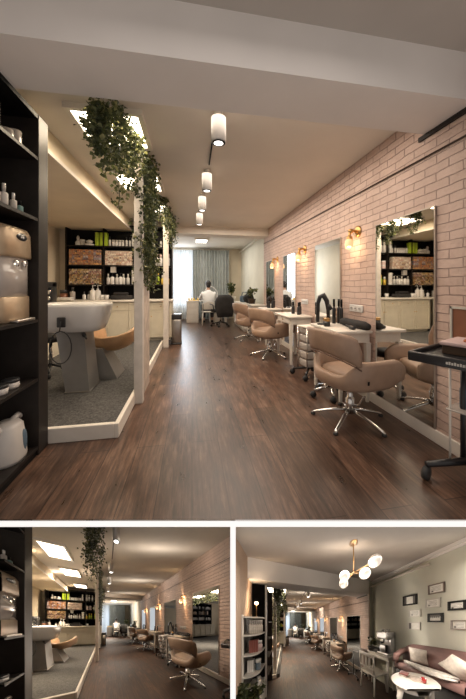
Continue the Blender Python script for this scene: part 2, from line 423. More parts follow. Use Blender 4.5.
def vanity(label, y0,y1, group='white vanity tables along the brick wall'):
    x0,x1=1.47,1.835; L=y1-y0
    t=thing('vanity_table',label,'table',(x0,y0,0),0,group); D=x1-x0
    m=MB(); m.rbox(-.02,D,-.02,L+.02,.72,.75,.006); build(m,'tabletop','white',t)
    m=MB(); m.box(.02,D-.01,.02,L-.02,.62,.72); build(m,'apron','white',t)
    m=MB(); m.rbox(.008,.02,.06,L-.06,.635,.708,.003,1); dr=build(m,'drawer','white',t)
    m=MB(); m.ball((0,L/2,.67),.011,8,6); build(m,'knob','brass',dr)
    for a in (.03,D-.03):
        for b in (.03,L-.03):
            m=MB(); m.loft([[(a+dx*r,b+dy*r,z) for dx,dy in ((-1,-1),(1,-1),(1,1),(-1,1))] for z,r in ((0,.013),(.3,.019),(.62,.027))],smooth=False); build(m,'leg','white',t)
    return t
def sconce(label,y,z):
    t=thing('wall_sconce',label,'lamp',(W,y,z),0,'brass wall sconces between the mirrors')
    m=MB(); m.lathe([(.066,0),(.066,-.014),(.05,-.022),(.02,-.03)],n=22,axis='x'); build(m,'backplate','brass',t)
    m=MB(); m.tube([(-.02,0,0),(-.07,0,.01),(-.10,0,-.005),(-.115,-.01,-.04),(-.12,-.02,-.075)],.016,10); m.ball((-.095,0,.0),.03,12,8); m.lathe([(.03,.02),(.034,0),(.034,-.03)],(-.122,-.022,-.085),14); build(m,'arm','brass',t)
    m=MB(); m.M=Matrix.Translation((-.124,-.024,-.10)) @ Matrix.Rotation(R(14),4,'Y') @ Matrix.Rotation(R(-16),4,'X')
    m.lathe([(.028,0),(.044,-.02),(.046,-.06),(.036,-.10)],n=16,cap=False); build(m,'lamp_shade','shade_glass',t)
    m=MB(); m.ball((-.13,-.035,-.155),(.024,.024,.032),10,8); build(m,'bulb','bulb',t)
    light('POINT',(W-.13,y+.02,z-.17),3.0,(1,.66,.36),.05)
    return t
def reflected_room(t,oy,oz):
    """modelled stand-in for the reflection: wash area built mirrored behind the brick wall"""
    sh=CX.rs; V=lambda x,y,z:(W-x,y-oy,z-oz); S_=lambda x:x-sh
    def bx(m,x0,x1,y0,y1,z0,z1):
        a=V(x1,y0,z0); b=V(x0,y1,z1); m.box(a[0],b[0],a[1],b[1],a[2],b[2])
    rnd=random.Random(3)
    def bs(m,x0,x1,*q): bx(m,min(x0,x1)-sh,max(x0,x1)-sh,*q)
    def part(name,mt,*boxes):
        m=MB()
        for q in boxes: bx(m,*q)
        build(m,name,mt,t)
    part('reflected_wall','cream',(-6,-.42-sh,6.5,6.6,0,CH)); part('reflected_side_wall','cream',(-6.1,-6,.4,6.6,0,CH)); part('reflected_far_wall','cream',(-6,1.7,10.6,10.7,0,CH)); part('reflected_near_wall','cream',(-6,1.7,.3,.4,0,CH))
    part('reflected_ceiling','ceil',(-6,1.8,.4,10.7,CH,CH+.02)); part('reflected_floor','carpet',(-6,1.8,.4,10.7,-.02,0))
    m=MB(); bs(m,-2.52,-.42,6.44,6.48,.94,2.5)
    for x in (-2.52,-1.8,-1.1,-.45): bs(m,x,x+.03,6.2,6.44,.94,2.5)
    for z in (1.25,1.65,2.05,2.48): bs(m,-2.52,-.42,6.2,6.44,z-.03,z)
    build(m,'reflected_shelving','black',t)
    for z,h,mt in ((2.05,.22,'ceramic'),(1.65,.3,'carton_pale'),(1.25,.26,'ceramic'),(.95,.15,'cloth_black')):
        x=-2.45
        while x<-.5:
            w=rnd.uniform(.09,.16); hh=h*rnd.uniform(.6,1)
            if rnd.random()<.8: m=MB(); bs(m,x,x+w*.8,6.24,6.34,z,z+hh); build(m,'reflected_goods',mt,t)
            x+=w
    m=MB(); bs(m,-2.6,-.4,5.95,6.5,.88,.94); bs(m,-2.6,-.4,6.0,6.5,.12,.88)
    for k in range(4):
        a=-2.55+.53*k; bs(m,a,a+.48,5.97,6.0,.18,.66); bs(m,a,a+.48,5.97,6.0,.70,.85)
    build(m,'reflected_cabinet','cabinet',t)
    for a,b in ((2.42,2.95),(3.70,4.25),(5.0,5.55)): part('reflected_light','led',(-.95-sh*.5,-.44-sh*.5,a,b,CH-.03,CH-.01))
    part('reflected_curtain','glow_sheer',(-1.2,1.3,10.5,10.58,.3,2.5))  # glowing sheet stands in for the daylit curtain's reflection
    ml=MB()
    def pf():
        y=rnd.uniform(2.1,5.6); return V(-.55-sh*.4+rnd.gauss(0,.07),y,rnd.uniform(2.15,CH)),(rnd.gauss(0,.5),rnd.gauss(0,.5),-.5)
    leaf_cloud(ml,pf,1500,.06,rnd); build(ml,'reflected_ivy',['leaf','leaf_pale'],t)
    light('AREA',(W+2.2+sh,4.2,CH-.1),75,(1,.86,.68),2,3)  # unseen lamps added to brighten the modelled mirror image
    light('AREA',(W+2.2,8.6,CH-.1),25,(1,.9,.8),2,2)
def wall_mirror(label,y0,y1,z0=.1,z1=1.83):
    t=thing('wall_mirror',label,'mirror',(W,y0,z0),0,'tall mirrors on the brick wall'); L=y1-y0; H=z1-z0
    if CX.id!=1:  # lower rooms: framed opening onto a modelled reflection, no glass
        m=MB()
        for q in ((0,.012,0,H),(L-.012,L,0,H),(0,L,0,.012),(0,L,H-.012,H)): m.box(-.012,.004,*q)
        build(m,'frame','mirror_edge',t)
        if abs(y0-1.86)<.01: reflected_room(t,y0,z0)
        return t
    m=MB(); m.box(-.018,-.004,0,L,0,H); build(m,'backing','mirror_edge',t)
    m=MB(); m.quad((-.0195,.008,.008),(-.0195,.008,H-.008),(-.0195,L-.008,H-.008),(-.0195,L-.008,.008))
    build(m,'glass','mirror',t)
    return t
def spot(label,x,y):
    t=thing('ceiling_spotlight',label,'spotlight',(x,y,CH),0,'white cylinder spotlights on the ceiling')
    m=MB(); m.lathe([(.035,0),(.035,-.02),(.012,-.022),(.012,-.05)],n=14); build(m,'mount','white',t)
    m=MB(); m.lathe([(.045,-.045),(.06,-.05),(.062,-.25),(.052,-.252)],n=20); build(m,'housing','plastic_white',t)
    m=MB(); m.lathe([(.052,-.2521),(.055,-.258),(.035,-.2585)],n=18); build(m,'rim','black',t)
    m=MB(); m.lathe([(.038,-.2590),(.02,-.262)],n=14); build(m,'lens','led_small',t)
    light('SPOT',(x,y,CH-.28),16,(1,.80,.60),.04,spot=115,blend=1)
def led_panel(label,x0,x1,y0,y1,z=CH,e=15,nm='led'):
    t=thing('ceiling_light_panel',label,'ceiling light',((x0+x1)/2,(y0+y1)/2,z)); a,b=(x1-x0)/2,(y1-y0)/2
    m=MB()
    for q in ((-a-.04,-a,-b-.04,b+.04),(a,a+.04,-b-.04,b+.04),(-a,a,-b-.04,-b),(-a,a,b,b+.04)): m.box(*q,-.045,0)
    build(m,'frame','white',t)
    m=MB(); m.box(-a,a,-b,b,-.03,-.01); build(m,'diffuser',nm,t)
    if e: light('AREA',((x0+x1)/2,(y0+y1)/2,z-.06),e,(1,.80,.56),x1-x0,y1-y0)
def hairdryer(label,loc,rz=0,k=1):
    t=thing('hair_dryer',label,'hair dryer',loc,rz)
    m=MB(); m.lathe([(.04,0),(.045,.01),(.02,.02)],n=14); build(m,'holder','black_plastic',t)
    pts=[(0,-.09,.02),(0,-.085,.12),(0,-.07,.19),(0,-.03,.235),(0,.01,.22),(0,.03,.17),(0,.035,.02)]
    pts=[(x,y,z*k) for x,y,z in pts]
    m=MB(); m.tube(pts,[q*k**.9 for q in (.014,.015,.02,.024,.02,.016,.014)],10); build(m,'body','black_plastic',t)
    m=MB(); m.tube([(0,-.085,.16*k),(0,-.12,.12*k)],[.022,.026],12); build(m,'nozzle','black_plastic',t)
    return t
def potted(label,loc,h,r,rnd,nm='potted_plant',pot='white',n=120,size=.07):
    t=thing(nm,label,'plant',loc)
    m=MB(); m.lathe([(r*.5,0),(r*.7,h*.28),(r*.74,h*.3),(r*.6,h*.3),(r*.55,h*.27)],n=16); build(m,'pot',pot,t)
    ms=MB(); ml=MB(); st=[]
    for k in range(9):
        a=rnd.uniform(0,6.28); e=Vector((math.cos(a)*r*rnd.uniform(.3,1),math.sin(a)*r*rnd.uniform(.3,1),h*rnd.uniform(.7,1)))
        s_=[Vector((0,0,h*.27)),Vector((e.x*.3,e.y*.3,h*.55)),e]; st.append(s_); ms.tube(s_,.004,4)
    def pf():
        s_=rnd.choice(st); f=rnd.random(); p=s_[1].lerp(s_[2],f); return p+Vector((rnd.gauss(0,.02),)*3),(p.x*3,p.y*3,.2)
    leaf_cloud(ml,pf,n,size,rnd); ml.cur=0; ml.add(ms.v,ms.f); build(ml,'foliage',['leaf','leaf_pale'],t)
    return t
def cabinet(name,label,x0,x1,y0,y1,z0,z1,doors,face='-y',m_='cabinet',drawers=True):
    """white unit with panelled doors on the -y (or -x) face"""
    t=thing(name,label,'cabinet',(x0,y0,z0)); X=x1-x0; Y=y1-y0; H=z1-z0
    m=MB(); m.box(0,X,.02,Y,.06,H); m.box(.02,X-.02,.06,Y,0,.06); build(m,'body',m_,t)
    Wd=X if face=='-y' else Y
    n=doors; w=Wd/n
    for i in range(n):
        def pan(u0,u1,v0,v1,name,knob):
            m=MB()
            def bx(a,b,c,d,e,f):
                if face=='-y': m.box(a,b,e,f,c,d)
                else: m.box(e,f,a,b,c,d)
            bx(u0,u1,v0,v1,.004,.02); fr=.035
            bx(u0,u1,v0,v0+fr,-.006,.004); bx(u0,u1,v1-fr,v1,-.006,.004); bx(u0,u0+fr,v0+fr,v1-fr,-.006,.004); bx(u1-fr,u1,v0+fr,v1-fr,-.006,.004)
            bx(u0+fr+.02,u1-fr-.02,v0+fr+.015,v1-fr-.015,-.003,.004)
            d=build(m,name,m_,t)
            k=MB(); kx=(u0+u1)/2 if name=='drawer' else (u1-.018 if i%2==0 else u0+.018); kz=(v0+v1)/2 if name=='drawer' else v1-.12
            k.ball((kx,-.014,kz) if face=='-y' else (-.014,kx,kz),.012,8,6); build(k,'knob','brass',d)
        top=H-.02
        if drawers: pan(i*w+.006,(i+1)*w-.006,H-.17,top,'drawer',1); top=H-.18
        pan(i*w+.006,(i+1)*w-.006,.07,top,'door',1)
    return t

# ---------------------------------------------------------------- the salon
def shelf_row(items):
    """items: list of (kind,count,x0,x1,y,z,...)"""
def put(proto_fn, label, cat, group, spots, name):
    o=None
    for s in spots:
        if o is None: o=proto_fn(); setp(o,label,cat,group); o.location=s[:3]; o.rotation_euler=(0,0,s[3] if len(s)>3 else 0)
        else: c=o.copy(); link(c); c.location=s[:3]; c.rotation_euler=(0,0,s[3] if len(s)>3 else 0)
def wash_area(rnd):
    # back wall shelving
    YB=6.5
    sx0,sx1=-2.52,-.42
    t=thing('wall_shelving','black wall shelving full of products in wash area','shelf',(sx0,6.2,.943)); L=sx1-sx0
    m=MB(); m.box(0,L,.27,.29,0,1.57); build(m,'back_panel','black',t)
    for x in (0,.71,1.40,L-.025): m=MB(); m.box(x,x+.025,0,.27,0,1.57); build(m,'upright','blackwood',t)
    for z in (.31,.71,1.11,1.545): m=MB(); m.box(.025,L-.025,0,.27,z-.025,z); build(m,'shelf','blackwood',t)
    z1,z2,z3=1.255,1.655,2.055; y=6.26
    def one(fn,name,mt,label,cat,x,z,yy=None,grp=None): return single(fn,name,mt,label,cat,(x,y if yy is None else yy,z),0,grp)
    # top row
    one(jar_mesh(.12,.05),'jar',['labelgrey','ceramic'],'round grey jar with pale lid on top black shelf','jar',-2.22,z3)
    m=MB(); m.lathe([(.02,.1),(.03,.16),(.012,.2)],n=10); m.lathe([(.05,0),(.055,.06),(.02,.11)],n=12)
    one(m,'spray_bottle','ceramic','white spray bottle leftmost on the top black shelf','bottle',-2.3,z3)
    m=MB(); m.lathe([(.09,0),(.1,.03),(.03,.04)],n=16); m.lathe([(.05,.05),(.07,.09),(.02,.12)],n=14)
    one(m,'bowl','ceramic','stacked white bowls beside green cartons on top black shelf','bowl',-2.08,z3)
    m=MB(); m.rbox(-.032,.032,-.05,.05,0,.27,.004,1); put(lambda:build(m,'carton','lime'),'lime green upright carton on the top black shelf','carton','lime green cartons',[(-1.93+.085*i,y,z3) for i in range(3)],'carton')
    b=bottle_mesh(.2,.022); put(lambda:build(b,'bottle',['ceramic','black_plastic']),'small white bottle with black cap on top black shelf','bottle','small white bottles on top shelf',[(-1.69,y,z3),(-1.36,y,z3),(-1.3,y+.03,z3),(-.66,y,z3),(-.53,y,z3)],'')
    b2=jar_mesh(.13,.028); put(lambda:build(b2,'jar',['ceramic','labelgrey']),'little white jar in the top shelf middle compartment','jar','little white jars on top shelf',[(-1.62+.062*i,y,z3) for i in range(4)],'')
    b3=bottle_mesh(.3,.04,.5); put(lambda:build(b3,'shampoo_bottle',['ceramic','white']),'tall white shampoo bottle on the top black shelf','bottle','tall white bottles on top shelf',[(-1.22,y,z3),(-1.05,y,z3),(-.95,y,z3),(-.82,y,z3)],'')
    # rows of cartons
    def cartons(mt,label,grp,x0,x1,z,n,rows,h):
        w=(x1-x0)/n; mm=MB(); mm.rbox(-w*.46,w*.46,-.06,.06,0,h*.97,.003,1)
        put(lambda:build(mm,'colour_carton',mt),label,'carton',grp,[(x0+w*(i+.5),y+rnd.uniform(-.012,.012),z+h*k) for i in range(n) for k in range(rows)],'')
    cartons('carton_orange','patterned orange hair colour carton stacked on middle black shelf','orange colour cartons',-2.45,-1.84,z2,12,3,.105)
    cartons('carton_brown','patterned brown hair colour carton stacked on lower black shelf','brown colour cartons',-2.45,-1.84,z1,12,3,.105)
    cartons('carton_pale','pale patterned hair colour carton on middle black shelf','pale colour cartons',-1.77,-1.24,z2,10,3,.1)
    b=bottle_mesh(.22,.035); put(lambda:build(b,'bottle',['ceramic','labelgrey']),'white product bottle with grey cap on lower black shelf','bottle','white bottles lower shelf',[(-1.72,y,z1),(-1.55,y,z1),(-1.42,y,z1),(-1.33,y,z1)],'')
    b=pump_mesh(.24,.04); put(lambda:build(b,'pump_bottle',['ceramic','black_plastic']),'white pump bottle on the lower black shelf','bottle','white pump bottles lower shelf',[(-1.64,y,z1),(-1.48,y,z1)],'')
    m=MB(); m.rbox(-.05,.05,-.04,.04,0,.13,.003,1)
    one(m,'carton','labelgrey','small grey-green carton standing high in the middle compartment','carton',-1.62,z1+.245)
    m=jar_mesh(.1,.055); put(lambda:build(m,'tub',['ceramic','white']),'white product tub in a stack of three','tub','stacked white tubs',[(-1.2,y-.02,z1+.1*k) for k in range(3)],'')
    m2=jar_mesh(.1,.05); put(lambda:build(m2,'tub',['pink','ceramic']),'pink product tub on the right middle shelf','tub','pink tubs right shelf',[(-1.03+.13*i,y,z2+.1*k) for i in range(2) for k in range(2)],'')
    b4=bottle_mesh(.26,.035,.5); put(lambda:build(b4,'bottle',['ceramic','pink']),'white bottle with pink cap on right middle shelf','bottle','pink capped bottles right shelf',[(-.74,y,z2),(-.66,y,z2),(-.58,y,z2),(-.5,y,z2)],'')
    b5=bottle_mesh(.25,.034,.5); put(lambda:build(b5,'bottle',['lime','yellow']),'yellow green bottle on the right lower shelf','bottle','yellow bottles right shelf',[(-.95,y,z1),(-.86,y,z1),(-.72,y,z1)],'')
    b6=bottle_mesh(.2,.036,.5); put(lambda:build(b6,'bottle',['yellow','ceramic']),'amber yellow bottle on the right lower shelf','bottle','amber bottles right shelf',[(-1.06,y,z1),(-.62,y,z1),(-.52,y,z1)],'')
    # base cabinets and worktop
    for i,(a,b_) in enumerate(((-2.1,-1.26),(-1.26,-.42))):
        cabinet('base_cabinet',('white panelled base cabinet left of pair under worktop','white panelled base cabinet right of pair under worktop')[i],a,b_,5.97,6.48,.1,.9,2)
    m=MB(); m.rbox(-2.72,-.40,5.93,6.49,.9,.94,.006); single(m,'worktop','white','long pale worktop above white cabinets in wash area','worktop')
    cabinet('side_cabinet','white side cabinet under coffee machine by left wall',-2.72,-2.12,4.5,5.9,.1,.92,2)
    t=thing('coffee_machine','black coffee machine with two round dials on side cabinet','coffee machine',(-2.33,4.9,.92),R(0))
    m=MB(); m.rbox(-.16,.16,-.16,.16,0,.05,.01); m.rbox(-.16,.16,-.02,.16,.04,.36,.02); m.rbox(-.16,.16,-.17,.16,.27,.36,.02); build(m,'body','black_plastic',t)
    for z in (.10,.2,.31):
        m=MB(); m.lathe([(.03,0),(.042,-.006),(.042,-.012),(.026,-.012)],(.1,-.165 if z>.25 else -.02,z),16,'y'); build(m,'dial','chrome',t)
    # things on worktop
    b=pump_mesh(.3,.055); put(lambda:build(b,'pump_bottle',['ceramic','ceramic']),'tall white pump bottle on the pale worktop','bottle','tall white pump bottles on worktop',[(-1.97,6.1,.94),(-1.88,6.12,.94)],'')
    b=bottle_mesh(.17,.03); put(lambda:build(b,'bottle',['ceramic','black_plastic']),'short white bottle at left on pale worktop','bottle','short bottles on worktop',[(-2.11,6.05,.94),(-2.05,6.13,.94)],'')
    m=MB(); m.lathe([(.035,0),(.045,.1),(.04,.1),(.03,.01)],n=12); put(lambda:build(m,'cup','ceramic'),'small white cup on the pale worktop','cup','white cups on worktop',[(-1.79,6.1,.94),(-1.7,6.08,.94),(-1.0,6.1,.94)],'')
    m=MB(); m.rbox(-.2,.2,-.1,.1,0,.09,.02); m.rbox(-.15,.12,-.08,.08,.09,.15,.02); single(m,'towel_pile','cloth_black','black folded towels on the pale worktop','towel',(-1.42,6.12,.94))
    b=jar_mesh(.2,.07); single(b,'storage_jar',['brownjar','black_plastic'],'reddish brown storage jar at left on worktop','jar',(-2.5,6.1,.94))
    b=bottle_mesh(.26,.05); single(b,'storage_bottle',['clear','black_plastic'],'clear glass bottle beside brown jar on worktop','bottle',(-2.34,6.1,.94))
    m=MB(); m.rbox(-.13,.13,-.08,.08,0,.06,.01); single(m,'tray','ceramic','white tray at the left end of worktop','tray',(-2.42,5.98,.94))
    # backwash unit
    t=thing('backwash_unit','white ceramic backwash basin on grey pedestal with tan seat','hair wash unit',(-1.22+CX.bw[0],3.3+CX.bw[1],.1),0)
    m=MB(); rings=[]
    def rr(hx,hy,z,cx=0,cy=0,n=28,p=.48): return [(cx+hx*math.copysign(abs(math.cos(a))**p,math.cos(a)),cy+hy*math.copysign(abs(math.sin(a))**p,math.sin(a)),z) for a in [2*math.pi*k/n for k in range(n)]]
    for z,hx,hy in ((.635,.24,.20),(.64,.27,.22),(.70,.295,.245),(.80,.325,.27),(.895,.34,.285),(.92,.34,.285),(.925,.325,.27),(.90,.30,.245),(.80,.25,.2),(.74,.17,.14),(.73,.03,.03)):
        rings.append(rr(hx,hy,z,-.02,.03))
    m.loft(rings); build(m,'basin','ceramic',t)
    m=MB()
    def rect(x0,x1,y0,y1,z): return [(x0,y0,z),(x1,y0,z),(x1,y1,z),(x0,y1,z)]
    m.loft([rect(-.07,.16,-.12,.22,0),rect(-.075,.155,-.12,.2,.05),rect(-.17,.10,-.1,.18,.65)],smooth=False); build(m,'pedestal','pedestal',t)
    m=MB(); m.rbox(-.08,.17,-.13,.23,0,.012,.003,1); build(m,'foot_plate','steel',t)
    m=MB(); m.tube([(-.05,-.27,.76),(-.06,-.27,.66)]+[(-.06+.10*math.cos(a),-.25,.50+.16*math.sin(a)) for a in [math.pi/2+2*math.pi*q/18 for q in range(19)]],.006,6); m.rbox(-.09,-.01,-.27,-.25,.70,.80,.01); build(m,'hose','black_plastic',t)
    m=MB(); m.tube([(.1,-.13,.62),(.13,-.17,.6)],.02,8); m.tube([(.13,-.17,.6),(.16,-.2,.57)],.01,6); build(m,'valve','black_plastic',t)
    # seat on plinth
    m=MB(); m.loft([rect(.0,.34,.26,.66,0),rect(.0,.32,.26,.64,.05),rect(.0,.16,.3,.6,.36)],smooth=False); build(m,'seat_plinth','pedestal',t)
    seat=thing('x','x','x',(.20,.56,-.05),R(-15)); del seat['label'],seat['category']; seat.name='seat'; seat.parent=t
    plan=superU(18,.22,.26,.17)
    def zh(u): d=abs(u-.5)*2; return .53+.17*d**1.3-(.13*((d-.8)/.2)**2 if d>.8 else 0)
    def zl(u): d=abs(u-.5)*2; return .40+.03*d
    m=MB(); band(m,plan,zl,zh,.05,.25); build(m,'arm_shell','leather_wash',seat)
    m=MB(); m.loft([rr(.2*s_,.22*s_,z,0,.03,20) for z,s_ in ((.36,.75),(.39,1),(.46,1),(.475,.85))]); build(m,'seat_cushion','leather_wash',seat)
    # dark stool left behind basin
    t=thing('rolling_stool','dark rolling stool half hidden behind the basin','stool',(-1.75,3.9,.1))
    m=MB(); m.lathe([(.15,.42),(.17,.45),(.17,.49),(.1,.52)],n=18); build(m,'seat','cloth_black',t)
    m=MB(); m.cyl((0,0,.1),.02,.33); build(m,'column','chrome',t)
    for k in range(5):
        a=k*1.2566; c,s_=math.cos(a),math.sin(a); m=MB(); m.tube([(0,0,.13),(c*.2,s_*.2,.07)],.014,6); l=build(m,'leg','black_plastic',t)
        m=MB(); m.lathe([(.03,-.012),(.03,.012)],(c*.21,s_*.21,.03),10,'y'); build(m,'caster','rubber',l)

def tub(*a): pass

def person_at(x,y):
    """seated client seen from behind, leaning on the desk"""
    t=thing('person','person in a white shirt sitting with back turned at desk','person',(x,y,0))
    def skin(chain,edges,name,mt,parent,sub=1):
        me=bpy.data.meshes.new(name); me.from_pydata([c[:3] for c in chain],edges,[]); o=bpy.data.objects.new(name,me); COL.objects.link(o)
        md=o.modifiers.new('s','SKIN'); md.use_smooth_shade=True
        for v,c in zip(me.skin_vertices[0].data,chain): v.radius=(c[3],c[4] if len(c)>4 else c[3])
        me.skin_vertices[0].data[0].use_root=True
        s=o.modifiers.new('u','SUBSURF'); s.levels=sub; s.render_levels=sub
        dg=bpy.context.evaluated_depsgraph_get(); ev=o.evaluated_get(dg); mm=ev.to_mesh()
        mb=MB(); mb.add([v.co.copy() for v in mm.vertices],[tuple(p.vertices) for p in mm.polygons],True); ev.to_mesh_clear()
        bpy.data.objects.remove(o); return build(mb,name,mt,parent)
    # body: pelvis, spine, neck, head, arms, legs; faces +y
    ch=[(0,0,.52,.16,.12),(0,.03,.72,.14,.10),(0,.08,.92,.15,.10),(0,.12,1.06,.07,.06),(0,.16,1.14,.05),(0,.20,1.22,.08,.09),(0,.21,1.31,.075,.085),
        (-.19,.10,1.0,.055),(-.27,.24,.80,.043),(-.17,.46,.80,.03),(.19,.10,1.0,.055),(.27,.24,.80,.043),(.17,.46,.80,.03),
        (-.10,.08,.5,.085),(-.14,.44,.5,.06),(-.14,.42,.10,.04),(-.14,.54,.04,.035),(.10,.08,.5,.085),(.14,.44,.5,.06),(.14,.42,.10,.04),(.14,.54,.04,.035)]
    ed=[(0,1),(1,2),(2,3),(3,4),(4,5),(5,6),(2,7),(7,8),(8,9),(2,10),(10,11),(11,12),(0,13),(13,14),(14,15),(15,16),(0,17),(17,18),(18,19),(19,20)]
    for sgn,w in ((-1,9),(1,12)):
        bx=ch[w]; n0=len(ch); ch.append((sgn*.15,.52,.80,.032,.016)); ed.append((w,n0))
        for k in range(4):
            q=len(ch); ox=sgn*.15+(k-1.5)*.019; ch+= [(ox,.57,.80,.0085),(ox,.60+.008*(1-abs(k-1.5)),.79,.008)]; ed+=[(n0,q),(q,q+1)]
        q=len(ch); ch+=[(sgn*.15-sgn*.035,.535,.795,.009),(sgn*.15-sgn*.045,.56,.79,.008)]; ed+=[(n0,q),(q,q+1)]
    body=skin(ch,ed,'body','skin',t)
    m=MB()
    for s_ in (-1,1): m.ball((s_*.078,.21,1.27),(.012,.02,.03),8,6)
    m.ball((0,.295,1.26),(.014,.018,.022),8,6); m.ball((0,.285,1.22),(.025,.01,.006),8,6); build(m,'face_features','skin',t)
    m=MB()
    for s_ in (-1,1): m.ball((s_*.03,.283,1.285),(.012,.008,.008),8,6)
    build(m,'eyes','ceramic',t)
    m=MB(); m.ball((0,.185,1.31),(.092,.10,.105),16,12); m.ball((0,.14,1.25),(.075,.06,.08),12,8); build(m,'hair','hair',t)
    sh=[(0,-.01,.56,.20,.17),(0,.02,.74,.19,.16),(0,.07,.93,.20,.16),(0,.10,1.03,.13,.12),(0,.14,1.09,.065),(-.19,.10,1.0,.075),(-.27,.24,.80,.062),(-.19,.40,.80,.045),(.19,.10,1.0,.075),(.27,.24,.80,.062),(.19,.40,.80,.045)]
    skin(sh,[(0,1),(1,2),(2,3),(3,4),(2,5),(5,6),(6,7),(2,8),(8,9),(9,10)],'shirt','shirt',t)
    tr=[(0,0,.52,.18,.14),(-.10,.08,.5,.1),(-.14,.45,.5,.078),(-.14,.42,.14,.055),(.10,.08,.5,.1),(.14,.45,.5,.078),(.14,.42,.14,.055)]
    skin(tr,[(0,1),(1,2),(2,3),(0,4),(4,5),(5,6)],'trousers','trousers',t)
    m=MB()
    for s_ in (-1,1): m.rbox(s_*.14-.045,s_*.14+.045,.38,.62,0,.08,.03)
    build(m,'shoes','black_plastic',t)
    return t

def far_room(rnd):
    # curtains
    def curtain(name,mt,label,x0,x1,y,z0,z1,amp,waves):
        m=MB(); n=waves*8; a=[];
        rings=[[(x0+(x1-x0)*i/n,y+amp*math.sin(i/8*2*math.pi)+amp*.4*math.sin(i*.9),z) for i in range(n+1)] for z in (z0,(z0+z1)/2,z1)]
        m.loft(rings,False,True,False); single(m,name,mt,label,'curtain')
    curtain('sheer_curtain','sheer','sheer white curtain glowing with daylight on back wall',-.85,.06,10.42,.03,2.56,.025,14)
    curtain('drape','curtain' if CX.id==1 else 'curtain_light','heavy grey-blue pleated drape beside the white sheer curtain',.04,1.36,10.36,.03,2.56,.04,13)
    m=MB(); m.box(-.9,.1,10.56,10.58,.5,2.5); struct(m,'window_1','daylight')
    light('AREA',(-.4,10.3,1.6),26,(.85,.92,1),.9,1.8,(R(-90),0,0))
    m=MB(); m.tube([(W-.1,7.2,2.5),(W-.1,10.4,2.5)],.018,6); single(m,'wall_rail','white','white rail high along right wall of far room','rail')
    m=MB(); m.tube([(-.9,10.4,2.59),(1.45,10.4,2.59)],.012,6); single(m,'curtain_rail','white','thin white curtain rail above the drape and sheer','rail')
    # nail desk
    t=thing('nail_desk','white manicure desk with closed front in far room','desk',(-.18,9.55,0))
    m=MB(); m.rbox(-.02,1.2,-.02,.5,.70,.735,.006); build(m,'desktop','white',t)
    for a in (0,.78): m=MB(); m.rbox(a,a+.4,0,.46,0,.70,.005,1); build(m,'pedestal','white',t)
    for z in (.04,.27,.49): m=MB(); m.rbox(.02,.38,-.012,0,z,z+.2,.003,1); build(m,'drawer','white',t)
    m=pump_mesh(.14,.025); put(lambda:build(m,'polish_bottle',['yellow','ceramic']),'small yellow bottle on the white manicure desk','bottle','yellow bottles on manicure desk',[(-.1,9.7,.735),(-.02,9.75,.735),(.06,9.68,.735),(.2,9.72,.735)],'')
    m=MB(); m.rbox(-.16,.16,-.09,.09,0,.02,.008); single(m,'wrist_cushion','yellow','flat yellow cushion on the white manicure desk','cushion',(.05,9.8,.735))
    t=thing('desk_lamp','white arched desk lamp over the manicure desk','lamp',(.62,9.8,.735))
    m=MB(); m.lathe([(.08,0),(.08,.02),(.02,.03)],n=16); build(m,'base','white',t)
    m=MB(); m.tube([(.25*math.cos(a)+.0+.02,0,.12+.36*math.sin(a)) for a in [math.pi*k/12 for k in range(13)]],.016,8); m.tube([(.27,0,0),(.27,0,.13)],.012); build(m,'arm','ceramic',t)
    person_at(.53,9.12)
    t=thing('desk_chair','white low-back chair behind the person at manicure desk','chair',(.53,9.0,0))
    m=MB(); m.rbox(-.22,.22,-.2,.2,.40,.43,.01); build(m,'seat','white',t)
    m=MB(); m.tube([(-.2,-.2,.43),(-.21,-.23,.68),(0,-.26,.74),(.21,-.23,.68),(.2,-.2,.43)],.016,8); m.rbox(-.18,.18,-.255,-.235,.5,.7,.008); build(m,'backrest','white',t)
    for a in (-.19,.19):
        for b in (-.18,.18): m=MB(); m.tube([(a,b,.4),(a*1.1,b*1.1,0)],[.018,.013],8); build(m,'leg','white',t)
    # office chair with a black jacket
    t=thing('office_chair','black office chair draped with a dark jacket in far room','chair',(.86,8.55,0),R(20))
    m=MB(); m.rbox(-.24,.24,-.22,.24,.44,.52,.03); build(m,'seat','cloth_black',t)
    m=MB(); rings=[[(x*.25*s_,-.24-.05*(z-.5)+.05*x*x,z) for x in (-1,-.7,-.3,0,.3,.7,1)]+[(x*.25*s_,-.18-.05*(z-.5)+.05*x*x,z) for x in (1,.7,.3,0,-.3,-.7,-1)] for z,s_ in ((.5,.9),(.62,1.05),(.78,1.02),(.88,.8),(.92,.45))]; m.loft(rings); build(m,'backrest','cloth_black',t)
    m=MB(); m.cyl((0,0,.12),.025,.32); build(m,'column','chrome',t)
    for k in range(5):
        a=k*1.2566+.3; c,s_=math.cos(a),math.sin(a); m=MB(); m.tube([(0,0,.14),(c*.27,s_*.27,.08)],[.022,.014],6); l=build(m,'leg','black_plastic',t)
        m=MB(); m.lathe([(.032,-.014),(.032,.014)],(c*.28,s_*.28,.032),10,'y'); build(m,'caster','rubber',l)
    for s_ in (-1,1): m=MB(); m.tube([(s_*.26,-.1,.46),(s_*.29,-.08,.66),(s_*.29,.14,.68)],.018,6); build(m,'armrest','black_plastic',t)
    m=MB(); rings=[]
    for z,sx,yy in ((.32,.25,-.3),(.5,.29,-.31),(.7,.3,-.32),(.85,.28,-.3),(.95,.2,-.26),(.955,.1,-.22)):
        rings.append([(sx*math.cos(a)*(1+.05*math.sin(5*a+z*9)),yy+.07*math.sin(a)*(1+.1*math.sin(7*a)),z+.012*math.sin(3*a)) for a in [2*math.pi*k/26 for k in range(26)]])
